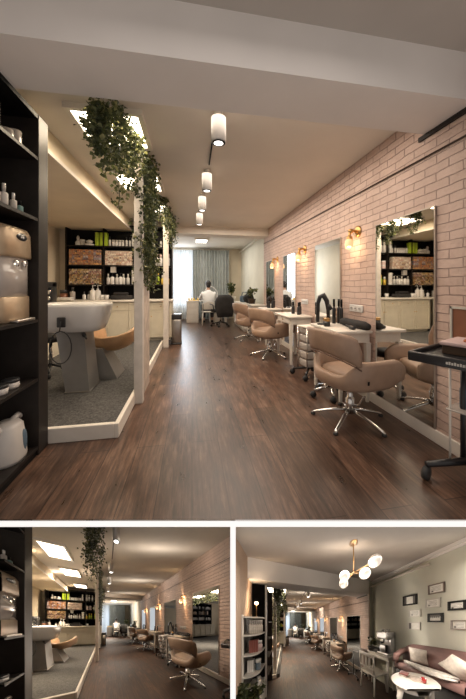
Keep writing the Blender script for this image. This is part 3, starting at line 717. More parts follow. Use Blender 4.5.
    m.loft(rings); single(m,'jacket','cloth_black','dark puffy jacket hanging over back of office chair','jacket',(.86,8.55,0),R(20))
    # right-hand run of cabinets
    cabinet('low_cabinet','long white low cabinet against right wall of far room',1.36,1.84,7.35,9.1,0,.74,4,'-x','white',False)
    m=MB(); m.rbox(1.05,1.84,9.12,9.5,.66,.70,.006); m.box(1.08,1.12,9.14,9.48,0,.66); m.box(1.78,1.82,9.14,9.48,0,.66); single(m,'side_table','white','narrow white side table holding plant in far room','table')
    potted('leafy green potted plant on white table by the drape',(1.3,9.3,.70),.62,.22,rnd,n=170,size=.1)
    m=MB(); m.rbox(-.13,.13,-.1,.1,0,.2,.05); m.tube([(-.08,0,.19),(-.05,0,.3),(.05,0,.3),(.08,0,.19)],.012,6); single(m,'handbag','bluebox','dark blue handbag on the low white cabinet','bag',(1.55,8.3,.74))
    m=MB(); m.ball((0,0,.14),(.16,.15,.14),14,8); m.ball((.06,.05,.25),(.07,.07,.06),10,6); single(m,'bag','cloth_black','black slouchy bag on the low white cabinet','bag',(1.58,7.8,.74))
    potted('dark leafy plant at near end of low cabinet',(1.6,7.45,.74),.46,.16,rnd,pot='brown_dark',n=120,size=.07)

def vanity_clutter(rnd):
    hairdryer('black arched hair dryer on holder on the nearest vanity',(1.52,3.14,.75),R(65),1.5)
    m=bottle_mesh(.30,.021,.5); put(lambda:build(m,'spray_can',['black_plastic','black']),'tall black spray can on the nearest vanity','spray can','tall black spray cans nearest vanity',[(1.80,3.22,.75),(1.73,3.21,.75),(1.79,3.14,.75)],'')
    m=jar_mesh(.09,.035); put(lambda:build(m,'jar',['black_plastic','brass']),'small dark jar on the nearest vanity','jar','small dark jars nearest vanity',[(1.55,3.06,.75),(1.52,2.98,.75)],'')
    m=MB(); m.tube([(1.76,3.08,.79),(1.76,3.03,.797),(1.77,2.65,.797),(1.77,2.58,.79)],[.03,.045,.045,.034],16)
    single(m,'towel_roll','cloth_black','long rolled black towel on the nearest vanity table','towel')
    m=MB(); m.rbox(1.64,1.69,2.66,2.75,.752,.79,.02); m.tube([(1.665,2.73,.775),(1.67,2.83,.775)],.014,8); single(m,'brush','black_plastic','small black brush at mirror end of nearest vanity','brush')
    # trolley
    t=thing('trolley','slim chrome trolley with clear drawers beside nearest vanity','trolley',(1.56,3.56,0),R(10))
    for a in (-.11,.11):
        for b in (-.11,.11): m=MB(); m.cyl((a,b,.1),.008,.56,8); build(m,'post','chrome',t)
    for z in (.14,.25,.36,.47,.58): m=MB(); m.rbox(-.10,.10,-.10,.10,z,z+.09,.012); build(m,'drawer','clear',t)
    m=MB(); m.rbox(-.12,.12,-.12,.12,.66,.68,.006); build(m,'top','white',t)
    for k in range(4):
        a=k*1.5708+.78; c,s_=math.cos(a),math.sin(a); m=MB(); m.tube([(0,0,.12),(c*.22,s_*.22,.075)],[.02,.014],6); l=build(m,'leg','black_plastic',t)
        m=MB(); m.lathe([(.036,-.014),(.036,.014)],(c*.235,s_*.235,.036),12,'y'); build(m,'caster','rubber',l)
    # low stool whose castors show under the near chair
    t=thing('rolling_stool','low rolling stool tucked behind the nearest tan chair','stool',(1.50,2.86,0))
    m=MB(); m.lathe([(.14,.42),(.16,.44),(.16,.47),(.1,.49)],n=18); build(m,'seat','cloth_black',t)
    m=MB(); m.cyl((0,0,.1),.018,.33); build(m,'column','chrome',t)
    for k in range(5):
        a=k*1.2566+.6; c,s_=math.cos(a),math.sin(a); m=MB(); m.tube([(0,0,.12),(c*.19,s_*.19,.075)],.014,6); l=build(m,'leg','chrome',t)
        m=MB(); m.lathe([(.033,-.014),(.033,.014)],(c*.2,s_*.2,.033),12,'y'); build(m,'caster','rubber',l)
    for (n_,yy) in (('second',4.2),('third',5.7)):
        m=bottle_mesh(.2,.028,.5); put(lambda:build(m,'bottle',['black_plastic','black']),'black bottle on the %s vanity table'%n_,'bottle','black bottles on %s vanity'%n_,[(1.7,yy+.1,.75),(1.76,yy+.2,.75),(1.68,yy+.3,.75)],'')
    hairdryer('black hair dryer on holder on the third vanity',(1.62,5.8,.75),R(80))
    # a framed card and sockets
    for (ya,lab) in ((2.93,'white triple wall socket left of the nearest mirror'),(4.42,'white triple wall socket left of the second mirror')):
        t=thing('wall_socket',lab,'socket',(W,ya,.955))
        m=MB(); m.rbox(-.014,0,-.13,.13,-.042,.042,.006,1); build(m,'plate','ceramic',t)
        for k in (-1,0,1):
            m=MB(); m.lathe([(.026,0),(.026,-.004),(.02,-.003)],(-.014,k*.08,0),14,'x'); r_=build(m,'outlet','plastic_white',t)
            m=MB(); m.ball((-.0185,k*.08-.008,0),.0045,6,4); m.ball((-.0185,k*.08+.008,0),.0045,6,4); build(m,'pin_hole','black',r_)
def cart():
    c=(1.50,1.30,0); rz=R(24)
    t=thing('tool_cart','black tool cart with flat tray top and castors','cart',c,rz)
    m=MB(); m.rbox(-.21,.33,-.26,.22,.795,.81,.01)
    for q in ((-.21,.33,-.26,-.24),(-.21,.33,.20,.22),(-.21,-.19,-.26,.22),(.31,.33,-.26,.22)): m.rbox(*q,.78,.835,.008)
    tr=build(m,'tray','black_plastic',t)
    m=MB()
    for k in range(9): m.box(-.214,-.2105,.02-.012*k,.028-.012*k,.80,.812+.003*(k%2))
    build(m,'tray_lettering','labelgrey',tr)
    m=MB(); m.tube([(.25,.10,.78),(.25,.10,.09)],.016,10); build(m,'column','black_plastic',t)
    m=MB(); m.tube([(.19,.15,.78),(.19,.15,.10)],.007,8); build(m,'rod','white',t)
    m=MB(); m.rbox(.17,.34,-.12,.17,.42,.43,.006); build(m,'lower_shelf','clear',t)
    m=MB(); m.rbox(.245,.32,.04,.12,.43,.56,.006); single(m,'spray_box','bluebox','dark blue box on lower shelf of black cart','box',c,rz)
    for a,b in ((.03,.22),(.36,.06),(.03,-.22),(.3,-.26)):
        m=MB(); m.tube([(.25,.08,.11),(a,b,.095)],[.024,.018],8); l=build(m,'leg','black_plastic',t)
        m=MB(); m.lathe([(.02,-.016),(.040,-.014),(.040,.014),(.02,.016)],(a,b,.041),16,'y'); build(m,'caster','rubber',l)
    t=thing('clip_box','pink lidded box of clips on the black cart tray','box',(1.60,1.36,.81),rz)
    m=MB(); m.rbox(-.12,.13,-.11,.11,0,.05,.004,1); build(m,'box_body','brown_dark',t)
    m=MB(); m.rbox(-.13,.14,-.12,.12,.05,.072,.006); build(m,'lid','pink',t)
    m=MB()
    for k in range(7): m.ball((-.06+.025*k,.02*math.sin(k*2),.078),(.018,.014,.01),8,5)
    build(m,'clips','amber',t)
def left_unit(dx=0,dy=0,y0=1.72):
    """black open shelf unit facing the aisle"""
    X1,X0=-1.08+dx,-1.48+dx; Y0,Y1=y0+dy,2.36+dy
    t=thing('shelving_unit','tall black open shelving unit at the left edge','shelf',(X0,Y0,0)); D=X1-X0; L=Y1-Y0
    m=MB(); m.box(0,.02,0,L,0,2.43); build(m,'back_panel','black',t)
    m=MB(); m.rbox(-.01,D+.004,L-.135,L,0,2.43,.004,1); build(m,'end_post','stile',t)
    for z in (2.125,1.69,.972,.55,.065): m=MB(); m.box(.02,D,0,L-.13,z-.022,z); build(m,'shelf','blackwood',t)
    m=MB(); m.box(.02,D-.01,0,L-.13,0,.043); build(m,'plinth','black',t)
    m=MB(); m.box(.02,D,0,L-.13,2.40,2.43); build(m,'top_panel','black',t)
    b=jar_mesh(.12,.035); 
    for i,(yy,h) in enumerate(((1.90,1.5),(2.035,.7),(2.12,1.0))):
        bb=MB(); bb.lathe([(.036,0),(.04,.01),(.04,.12*h),(.03,.12*h),(.03,.02)],n=16)
        single(bb,'tumbler','clear',('tall dark glass leftmost on the top shelf of black unit','short dark glass in middle of top shelf of black unit','dark glass rightmost on top shelf of black unit')[i],'glass',(X1-.09,yy+dy,2.125))
    for i,(yy,h,r) in enumerate(((1.86,.13,.02),(1.92,.14,.022),(1.995,.16,.022),(2.09,.13,.02),(2.16,.10,.02))):
        single(bottle_mesh(h,r),'bottle',[['plastic_white','black_plastic'],['labelgrey','plastic_white'],['plastic_white','labelgrey'],['labelgrey','ceramic'],['teal','black']][i],
            ('small white bottle leftmost on second shelf of black unit','squat grey bottle second on second shelf of black unit','taller white bottle third on second shelf of black unit','grey bottle with pale cap on second shelf of black unit','small dark teal bottle last on second shelf of black unit')[i],'bottle',(X1-.08,yy+dy,1.69))
    t=thing('water_dispenser','gold and clear countertop water dispenser on black shelf','water dispenser',(X1-.17,2.075+dy,.972),0)
    def rr(hx,hy,z,cx=0,p=.55,n=24): return [(cx+1.05*hx*math.copysign(abs(math.cos(a))**p,math.cos(a)),1.12*hy*math.copysign(abs(math.sin(a))**p,math.sin(a)),z) for a in [2*math.pi*k/n for k in range(n)]]
    m=MB(); m.loft([rr(.13,.15,0),rr(.135,.155,.01),rr(.135,.155,.16),rr(.13,.15,.165)]); build(m,'base','gold',t)
    m=MB(); m.loft([rr(.128,.148,.16),rr(.128,.148,.42)]); build(m,'water_tank','clear',t)
    m=MB(); m.loft([rr(.14,.16,.42),rr(.145,.165,.43),rr(.14,.16,.58),rr(.125,.145,.615),rr(.08,.10,.63)]); build(m,'head','gold',t)
    m=MB(); m.loft([[(.139+.004*0+dx_,.055*math.cos(a),.555+.024*math.sin(a)) for a in [2*math.pi*k/18 for k in range(18)]] for dx_ in (0,.012)]); hd=build(m,'display','black_plastic',t)
    m=MB(); m.ball((.152,.01,.552),(.004,.008,.008),8,5); m.ball((.152,-.012,.552),(.004,.006,.006),8,5); build(m,'button','ceramic',hd)
    for yy in (-.05,.03): m=MB(); m.tube([(.11,yy,.40),(.145,yy,.39),(.15,yy,.36)],.011,8); build(m,'tap','chrome',t)
    m=MB(); m.rbox(.13,.18,-.10,.10,0,.02,.006); build(m,'drip_tray','steel',t)
    for i,yy in enumerate((1.93,2.045)):
        single(jar_mesh(.058,.046),'cream_jar',['brownjar' if 0 else 'plastic_white','black_plastic'],('squat white jar with dark lid, left of a pair','squat white jar with dark lid, right of a pair')[i],'jar',(X1-.07,yy+dy,.55))
    k0=len(CX.objs); t=thing('kettle','white electric kettle with dark level window on bottom shelf','kettle',(X1-.115,2.085+dy,.065))
    m=MB(); m.loft([rr(.08,.082,0,0,.85),rr(.082,.085,.02,0,.85),rr(.075,.078,.12,0,.85),rr(.066,.068,.19,0,.85),rr(.05,.055,.21,0,.85)]); build(m,'body','plastic_white',t)
    m=MB(); m.tube([(0,.045,.20),(0,.10,.21),(0,.145,.18),(0,.14,.11),(0,.08,.05)],[.016,.016,.016,.015,.013],10); build(m,'handle','plastic_white',t)
    m=MB(); m.tube([(0,-.05,.18),(0,-.10,.20)],[.03,.012],10); build(m,'spout','plastic_white',t)
    m=MB(); m.ball((.076,.02,.095),(.012,.022,.065),12,10); build(m,'level_window','bluebox',t)
    for o in kids(t):
        for v in o.data.vertices: v.co=v.co*1.17

def salon():
    rnd=random.Random(7); o=CX.o
    i=CX.id
    # ---- shell
    fx0=-3.4
    m=MB(); n0=CX.floor_y0
    m.quad((fx0,n0,0),(W,n0,0),(W,10.6,0),(fx0,10.6,0)); struct(m,'floor','wood' if i==1 else 'wood_dimmed')
    m=MB(); m.quad((fx0,1.6,CH),(fx0,10.6,CH),(W,10.6,CH),(W,1.6,CH)); struct(m,'ceiling','ceil')
    # brick wall
    m=MB()
    ys=[1.2 if i!=3 else 1.54,7.15]
    MY=[(1.86,2.57),(3.26,4.0),(4.83,5.51),(6.14,6.84)]
    if i==1: m.box(W,W+.12,ys[0],ys[1],0,CH)
    else:
        m.box(W,W+.02,ys[0],ys[1],0,.1); m.box(W,W+.02,ys[0],ys[1],1.83,CH)
        yy=[ys[0]]+[v for p in MY for v in p]+[ys[1]]
        for q in range(0,len(yy),2): m.box(W,W+.02,yy[q],yy[q+1],.1,1.83)
    struct(m,'wall_right','brick')
    m=MB(); m.box(W,W+.12,7.15,10.6,0,CH); struct(m,'wall_right.001','sage_light')
    m=MB(); m.box(fx0,W,10.6,10.7,0,CH); struct(m,'wall_back','cream')
    m=MB(); m.box(-2.85,-2.75,2.36,6.6,0,CH); struct(m,'wall_left','cream')
    m=MB(); m.box(-2.75,-.42,6.5,6.62,0,CH); struct(m,'wall_divider','cream')
    m=MB(); m.box(-1.2,-1.1,6.62,10.6,0,CH); struct(m,'wall_left.001','cream')
    # beams
    bx0=-1.5 if i!=3 else -1.10
    if o.get('beam',1):
        m=MB(); m.box(-3.0 if i!=3 else -1.12,W+(.5 if i==3 else 0),1.545,1.96,2.43,2.85); struct(m,'trim_1','beam')
        m=MB(); m.box(W-.02,W-.001,1.60,2.02,2.395,2.43); struct(m,'trim_2','stile')
    m=MB(); m.box(-.6,W,6.72,7.15,2.46,CH); struct(m,'trim_3','ceil')
    m=MB(); m.box(-2.75,-1.29+CX.lx,2.36,6.5,2.41,CH); struct(m,'trim_4','cream')
    m=MB(); m.box(-1.29+CX.lx,-1.275+CX.lx,2.4,6.5,2.41,2.45); struct(m,'trim_5','white')
    # baseboards
    m=MB(); m.rbox(W-.02,W-.001,1.2 if i!=3 else 1.56,7.15,0,.10,.004,1); struct(m,'baseboard_right','white')
    # carpet platform
    m=MB(); m.box(-2.75,-.62,2.42,6.5,0,.10); m.box(-.62,-.42,5.95,6.5,0,.1); struct(m,'floor_carpet','carpet')
    px=CX.px
    m=MB(); m.rbox(px-.035,px,2.37,5.9,0,.115,.004,1); m.rbox(-2.75,px-.035,2.37,2.41,0,.115,.004,1); struct(m,'baseboard_left','white')
    # posts and boards between wash area and aisle
    pX,pY=CX.post
    for k,(a,b,w,lab) in enumerate(((pX,pY,.085,'white painted square post nearest, wrapped with ivy'),(-.46,5.72,.1,'white painted square post at the far end of platform'))):
        m=MB(); m.rbox(a-w,a,b,b+.09,0,CH,.004,1); single(m,'post','post' if i==1 else 'white',lab,'post')  # paler paint in the lower rooms makes up for dimmer light
    if o.get('boards',1):
        m=MB()
        for k in range(5): m.rbox(pX-.05,pX-.028,pY+.1+.115*k,pY+.1+.115*k+.107,.0,CH,.004,1)
        m.box(pX-.045,pX-.035,pY+.09,pY+.67,0,CH)
        single(m,'board_screen','boards','beige vertical board screen behind the nearest white post','screen')
    # cable along brick wall
    m=MB(); m.tube([(W-.010,1.25 if i!=3 else 1.56,2.235),(W-.010,4.2,2.28),(W-.010,7.14,2.33)],.007,6); single(m,'cable','brown_dark','thin brown cable running along the brick wall','cable')
    # mirrors
    M=[('tall frameless mirror, nearest on the brick wall',1.86,2.57),('tall frameless mirror, second on the brick wall',3.26,4.0),('tall frameless mirror, third on the brick wall',4.83,5.51),('tall frameless mirror, farthest on the brick wall',6.14,6.84)]
    for lab,a,b in M: wall_mirror(lab,a,b,.1)
    for lab,y,z in (('brass wall sconce left of nearest mirror',2.90,1.83),('brass wall sconce beside the second mirror',4.42,1.83),('brass wall sconce beside the third mirror',5.95,1.81)): sconce(lab,y,z)
    for lab,a,b in (('white vanity table between first and second mirrors',2.62,3.26),('white vanity table between second and third mirrors',4.08,4.78),('white vanity table between third and fourth mirrors',5.56,6.1),('white vanity table beyond the farthest mirror',6.86,7.3)): vanity(lab,a,b)
    # chairs
    c=salon_chair('tan leather styling chair on chrome star base, nearest camera',CX.chair,R(-80))
    dup(c,(1.33,4.72,0),R(-64),'tan leather styling chair at the second vanity table')
    dup(c,(1.27,6.25,0),R(-72),'tan leather styling chair at the third vanity table')
    # ceiling lights
    for k,(a,b) in enumerate(CX.sky): led_panel(('square ceiling light panel nearest, above wash basin','square ceiling light panel, middle one above carpet','square ceiling light panel nearest the black shelving')[k],*CX.skw,a,b,e=16 if i==1 else 9)
    led_panel('small square ceiling light panel in the far room',.12,.45,8.35,9.0,e=7,nm='led_small')
    for k,(x,y) in enumerate(((.215,2.30),(.18,3.47),(.155,4.37),(.14,5.36))): spot('white cylinder ceiling spotlight, %s in the row'%('nearest','second','third','farthest')[k],x+CX.sx,y)
    m=MB(); m.box(.19+CX.sx,.205+CX.sx,2.55,3.3,CH-.012,CH); single(m,'light_track','black','thin black light track between the two nearest spotlights','track')
    # ivy
    if i!=2: segs=[(-.58,2.12,2.45,2.05,.10,.08,400),(-.66,2.3,2.60,1.95,.08,.1,250),(-.57,2.5,CH,1.85,.06,.12,450)]
    else: segs=[(pX+.03,2.5,2.64,1.75,.10,.2,800)]
    if i!=2: segs+=[(-.55,2.85,CH,2.0,.06,.2,420),(-.5,3.25,CH,1.85,.05,.2,380)]
    pc=pY+.32
    segs+=[(pX+.0,pc-.2,CH,1.2,.03,.10,800),(pX+.0,pc,CH,1.08,.03,.15,1300),(pX+.0,pc+.25,CH,1.15,.03,.12,700),
           (-.48,4.8,CH,2.15,.06,.35,450),(-.46,5.4,CH,2.1,.06,.3,420),(-.38,5.9,CH,1.95,.08,.15,500)]
    ivy('long trailing green ivy hanging from ceiling beside white posts',segs,rnd,CX.ivy*1.7,.038)
    # pedal bin
    t=thing('waste_bin','tall brushed steel waste bin with black lid beside post','bin',(-.32,6.12,0))
    m=MB(); m.rbox(-.1,.1,-.12,.12,.03,.52,.02); build(m,'body','steel',t)
    m=MB(); m.rbox(-.105,.105,-.125,.125,.52,.63,.015); build(m,'lid','black_plastic',t)
    m=MB(); m.rbox(-.11,.11,-.13,.13,0,.03,.01); build(m,'base','black_plastic',t)
    wash_area(rnd); far_room(rnd); vanity_clutter(rnd)
    if i!=3: cart(); left_unit(*CX.unit)
    # added fill lamps without fixtures
    if i!=1:
        for q,e_ in (((.4,9.0,1.7),34),((-1.5,4.5,1.9),13),((.6,2.4,1.7),11 if i==2 else 16),((.6,4.3,1.7),12),((.6,6.2,1.7),10)): light('POINT',q,e_,(1,.86,.72),.25)  # unseen point lamps added where skewed area lights leave surfaces dark
    light('AREA',(.7,4.2,CH-.05),CX.fill,(1,.86,.72),1.6,4.5)  # unseen soft fill added below the ceiling
    light('AREA',(.5,8.9,CH-.05),22,(1,.92,.82),1.6,2.2)

# ---------------------------------------------------------------- places
def A_main(p): return Vector(p)
def make_A(cx,cy,h,vx,H,bx,a,fy,k):
    def A(p):
        X,Y,Z=p[0]-cx,p[1]-cy,p[2]
        d0=Y+a*X; d=d0*k
        r=((vx-243)*d0+bx*X)/280*k; u=((287-H)*d0+fy*(Z-h))/280*k
        return Vector((r*CT+d*ST, d*CT-r*ST, 1.2+u))
    return A
def to_cam(p): return (p[0]*CT-p[1]*ST, p[0]*ST+p[1]*CT)
def wmat(o):
    m=Matrix.Translation(o.location) @ o.rotation_euler.to_matrix().to_4x4()
    return (wmat(o.parent) @ m) if o.parent else m
def pix(p):
    r,d=to_cam(p); d=max(d,1e-3); return 243+280*r/d, 287-280*(p[2]-1.2)/d, d
def bake():
    A=CX.A; i=CX.id
    if i==1: return
    D=1.447
    vc=Vector((ST,CT,0))            # camera forward
    rt=Vector((CT,-ST,0))
    def edge(px): # plane through camera containing the vertical pixel column
        t=(px-243)/280; n=rt-vc*t; return n.normalized()
    planes=[(vc*D,vc),( Vector((0,0,-.036)),Vector((0,0,-1)))]
    if i==2: planes.append((Vector((0,0,0)),-edge(231.0)))
    else: planes.append((Vector((0,0,0)),edge(235.0)))
    mats={o:wmat(o) for o in CX.objs}
    org={}
    for o in CX.objs: org[o]=A(mats[o].translation)
    dead=set()
    for o in CX.objs:
        if o.type!='MESH': continue
        me=o.data.copy(); M=mats[o]; top=o
        while top.parent: top=top.parent
        pts=[A(M@v.co) for v in me.vertices]
        if o.get('kind')!='structure':
            px=[pix(p) for p in pts]; x0,x1=(0,231) if i==2 else (235,466)
            if max(q[0] for q in px)<x0-1 or min(q[0] for q in px)>x1+1 or max(q[2] for q in px)<D or min(q[1] for q in px)>700 or max(q[1] for q in px)<526:
                dead.add(o); continue
        O=org[o]
        cut=[(c,n) for c,n in planes if min((p-c).dot(n) for p in pts)<-1e-4]
        for v,p in zip(me.vertices,pts): v.co=p-O
        if cut:
            bm=bmesh.new(); bm.from_mesh(me)
            for c,n in cut:
                bmesh.ops.bisect_plane(bm,geom=bm.verts[:]+bm.edges[:]+bm.faces[:],plane_co=c-O,plane_no=n,clear_inner=True)
            bm.to_mesh(me); bm.free()
        if not len(me.polygons): dead.add(o); continue
        o.data=me
    keep=[]
    for o in CX.objs: o.rotation_euler=(0,0,0)
    for o in CX.objs: o.location=org[o]-(org[o.parent] if o.parent else Vector((0,0,0)))
    # remove dead meshes, then empties without children
    ch={}
    for o in CX.objs:
        if o.parent: ch.setdefault(o.parent,[]).append(o)
    def alive(o):
        k=[c for c in ch.get(o,[]) if alive(c)]
        if o.type=='EMPTY': ok=bool(k)
        else: ok=o not in dead
        o_state[o]=ok; return ok
    o_state={}
    for o in CX.objs:
        if not o.parent: alive(o)
    def depth_ok(o):
        while o:
            if not o_state.get(o,False): return False
            o=o.parent
        return True
    bad=[o for o in CX.objs if not depth_ok(o)]
    for o in bad: bpy.data.objects.remove(o)
    A0=A((0,0,0))
    lin=lambda v: A(v)-A0
    sc=abs(lin((1,0,0)).cross(lin((0,1,0))).dot(lin((0,0,1))))**(1/3)
    for l in CX.lights:
        M=l.rotation_euler.to_matrix()
        l.location=A(l.location)
        if l.data.type=='AREA':
            u,v,n=lin(M@Vector((1,0,0))),lin(M@Vector((0,1,0))),lin(M@Vector((0,0,1)))
            z=u.cross(v).normalized()
            if z.dot(n)<0: z=-z
            y=z.cross(u).normalized(); x=y.cross(z).normalized()
            l.rotation_euler=Matrix((x,y,z)).transposed().to_euler()
            a0=l.data.size*l.data.size_y; a1=u.cross(v).length*a0
            l.data.size*=u.length; l.data.size_y=a1/l.data.size
            l.data.energy*=a1/a0
        else:
            l.data.shadow_soft_size*=sc; l.data.energy*=sc*sc
def place(**k):
    global CX
    CX=Ctx(); CX.objs=[]; CX.lights=[]; CX.o={}; CX.sky=((2.42,2.95),(3.70,4.25),(5.0,5.55)); CX.rs=.3; CX.bw=(0,0); CX.skw=(-.95,-.44); CX.lx=0; CX.sx=0; CX.lk=1; CX.chair=(1.40,2.31,0); CX.__dict__.update(k)

# (1) the large room
place(id=1,A=A_main,px=-.575,post=(-.5,3.02),unit=(0,0),ivy=1.0,fill=78,floor_y0=1.2)
def front_room_main():
    m=MB()
    # front floor edge is cut square to the view: white divider below the large view
salon()
# floor of the large room starts at the white divider (cut square to it)
def cut_floor():
    for o in CX.objs:
        if o.get('kind')=='structure' and o.name.split('.')[0] in ('floor','wall_right','baseboard_right'):
            bm=bmesh.new(); bm.from_mesh(o.data); vc=Vector((ST,CT,0))
            bmesh.ops.bisect_plane(bm,geom=bm.verts[:]+bm.edges[:]+bm.faces[:],plane_co=vc*1.444,plane_no=vc,clear_inner=True); bm.to_mesh(o.data); bm.free()
cut_floor()
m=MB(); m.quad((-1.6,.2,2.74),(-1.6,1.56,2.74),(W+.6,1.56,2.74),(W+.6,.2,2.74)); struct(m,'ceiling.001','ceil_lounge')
m=MB(); m.box(-1.6,-1.5,1.0,2.5,0,2.8); struct(m,'wall_left.002','tanwall')
t=thing('wall_frame','small framed amber print on brick wall above black cart','picture frame',(W,1.66,.93))
m=MB()
for q in ((-.07,.07,-.13,-.115),(-.07,.07,.115,.13),(-.07,-.055,-.13,.13),(.055,.07,-.13,.13)): m.box(-.02,0,*q)
build(m,'frame','frame_white',t)
m=MB(); m.box(-.012,-.002,-.055,.055,-.115,.115); build(m,'print','brownjar',t)
light('AREA',(.3,.7,2.6),6,(1,.9,.82),1.5,1.2)
MAIN=CX

# (2) the same salon in the lower left storey room
P2=(-0.2031,0.5058,1.1157,106.41,622.0,124.19,0.4448,118.0)
place(id=2,A=make_A(*P2,1.35),px=-.60,post=(-.413,3.94),unit=(0,0,1.3),ivy=.9,fill=20,floor_y0=.9,lk=1.15,lx=-.48,sx=-.27,sky=((3.2,3.72),(4.3,4.8),(5.65,6.1)),skw=(-1.42,-1.01),bw=(-.33,.35),rs=1.3)
CX.chair=(1.26,2.10,0); CX.o=dict(beam=0,boards=0)
salon()
m=MB(); m.quad((-3.4,.3,CH),(-3.4,1.62,CH),(W,1.62,CH),(W,.3,CH)); struct(m,'ceiling','ceil')
m=MB(); m.box(W,W+.02,.6,1.22,0,CH); struct(m,'wall_right','brick')
bake()

# (3) the lounge in the lower right storey room, salon beyond its beam
P3=(-0.4598,-0.4709,1.6342,285.17,621.2,102.21,0.3504,96.90)
place(id=3,A=make_A(*P3,1.27),px=-.70,post=(-.70,2.42),unit=(0,0),ivy=.8,fill=12,floor_y0=.2,lk=1.15)
CX.o=dict(beam=1,boards=0)
def at(px,py,d=None,X=None,z=None):
    cx,cy,h,vx,H,bx,a,fy=P3
    if X is not None: d=(X-cx)*bx/(px-vx)
    if z is not None: d=fy*(h-z)/(py-H)
    xx=(px-vx)/bx*d
    return Vector((cx+xx, cy+d-a*xx, h-(py-H)/fy*d))
def lounge():
    rnd=random.Random(11); XL=2.0; LH=2.82; XW=-1.117
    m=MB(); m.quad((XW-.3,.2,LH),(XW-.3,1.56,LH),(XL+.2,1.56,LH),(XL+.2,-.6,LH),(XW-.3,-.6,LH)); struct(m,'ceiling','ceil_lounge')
    m=MB(); m.box(XL,XL+.1,-.6,1.545,0,LH); m.box(W,XL+.1,1.545,1.6,0,LH); struct(m,'wall_right.002','sage')
    m=MB(); m.box(XW-.1,XW,.2,2.3,0,LH); struct(m,'wall_left.003','tanwall')
    m=MB(); m.quad((XL,-.6,.0),(XL,1.6,0),(W,1.6,0),(W,-.6,0)); m.quad((W,-.6,0),(W,.3,0),(-3.4,.3,0),(-3.4,-.6,0)); struct(m,'floor','wood_dimmed')
    m=MB(); m.prism([(XL,-.6),(XL-.05,-.6),(XL-.05,1.545),(XL,1.545)],LH-.05,LH); m.prism([(XL,-.6),(XL-.025,-.6),(XL-.025,1.545),(XL,1.545)],LH-.09,LH-.05); struct(m,'trim_6','beam')
    # certificates
    fr=[('frame_black',402.8,594.5,417,606,'black framed document with dark side panels, far left on wall'),
        ('frame_brown',428,583,444.7,594.3,'brown framed certificate, topmost on the green wall'),
        ('frame_white',425,598,440.5,608.5,'pale framed certificate in middle of the green wall'),
        ('frame_black',447.5,600,466.5,611,'black framed certificate at the right edge of green wall'),
        ('frame_white',409,609,421,617.5,'small pale framed certificate under the left black frame'),
        ('frame_black',427.5,612.5,443.3,623,'black framed group photo, lowest in the middle'),
        ('frame_white',408,621.5,420.5,630.5,'small pale frame with portrait, lowest on the left'),
        ('frame_brown',450.5,619.5,468,630.5,'thin framed certificate at lower right of green wall')]
    for k,(mt,x0,y0,x1,y1,lab) in enumerate(fr):
        a=at(x0,(y0+y1)/2,X=XL); b=at(x1,(y0+y1)/2,X=XL); ym=(a.y+b.y)/2
        c=at((x0+x1)/2,(y0+y1)/2,X=XL); hh=(y1-y0)*.86/96.9*((c.x+.4598)*102.21/((x0+x1)/2-285.17))/2; w=(a.y-b.y)/2
        t=thing('picture_frame',lab,'picture frame',(XL,c.y,c.z)); e=.018 if mt!='frame_black' else .028
        m=MB()
        for q in ((-w,w,-hh,-hh+e),(-w,w,hh-e,hh),(-w,-w+e,-hh,hh),(w-e,w,-hh,hh)): m.box(-.02,0,*q)
        build(m,'frame',mt,t)
        m=MB(); m.box(-.01,-.002,-w+e,w-e,-hh+e,hh-e); dc=build(m,'paper','paper',t)
        m=MB()
        if k==0: m.box(-.012,-.0101,-w+e,-w+e+.035,-hh+e,hh-e); m.box(-.012,-.0101,w-e-.035,w-e,-hh+e,hh-e)
        elif k==5:
            m.box(-.012,-.0101,-w+e,w-e,.02,hh-e)
            for q in range(6): m.ball((-.0105,-w+e+.02+.022*q,.012),(.002,.009,.014),8,5)
        elif k==6: m.box(-.012,-.0101,w-e-.035,w-e,-hh+e,hh-e)
        else:
            for q in range(4): m.box(-.011,-.0101,-w*.55,w*.55*(1-.2*(q%2)),hh*.4-.022*q,hh*.4-.022*q+.004)
            m.ball((-.0105,w*.45,-hh*.45),(.001,.012,.012),8,5)
        build(m,'printed_marks','ink',dc)
    # chandelier
    d=1.464; c=at(353.6,548,d); c.z=LH
    t=thing('chandelier','brass branching chandelier with frosted white globes','chandelier',c)
    L=lambda px,py,dd=d: at(px,py,dd)-c
    m=MB(); m.lathe([(.06,0),(.058,-.015),(.02,-.03)],n=18); build(m,'canopy','brass',t)
    j=L(353.6,573); m=MB(); m.tube([(0,0,-.02),j],.007,8); m.ball(j,.018,10,6); build(m,'rod','brass',t)
    g=[(374.8,561,1.40,.085),(364.8,573.5,1.42,.077),(344.5,576,1.45,.075),(343.7,583.5,1.62,.076)]
    m=MB()
    for a,b,dd,r in g: m.tube([j,L(a,b,dd)],.008,8)
    build(m,'arm','brass',t)
    for a,b,dd,r in g:
        m=MB(); m.ball(L(a,b,dd),(r,r,r),20,14); build(m,'globe','globe',t)
        light('POINT',at(a,b,dd)+Vector((0,0,-.28)),1.0,(1,.84,.68),.08)
    # curved end shelf
    X0,X1,Y0,Y1=XW+.003,-.87,1.29,1.80
    t=thing('corner_shelf','tall black corner shelf with curved white boards in lounge','shelf',(X0,Y1,0)); a_,b_=X1-X0,Y1-Y0
    m=MB(); m.box(0,a_,-.02,0,0,2.42); build(m,'back_panel','black',t)
    m=MB(); m.box(a_-.0,a_+.025,-.05,.02,0,2.42); build(m,'edge_post','white',t)
    m=MB(); m.box(0,.012,-b_,-b_+.05,0,1.74); build(m,'edge_post','white',t)
    m=MB(); m.box(0,.008,-b_+.05,0,0,1.72); build(m,'side_panel','blackwood',t)
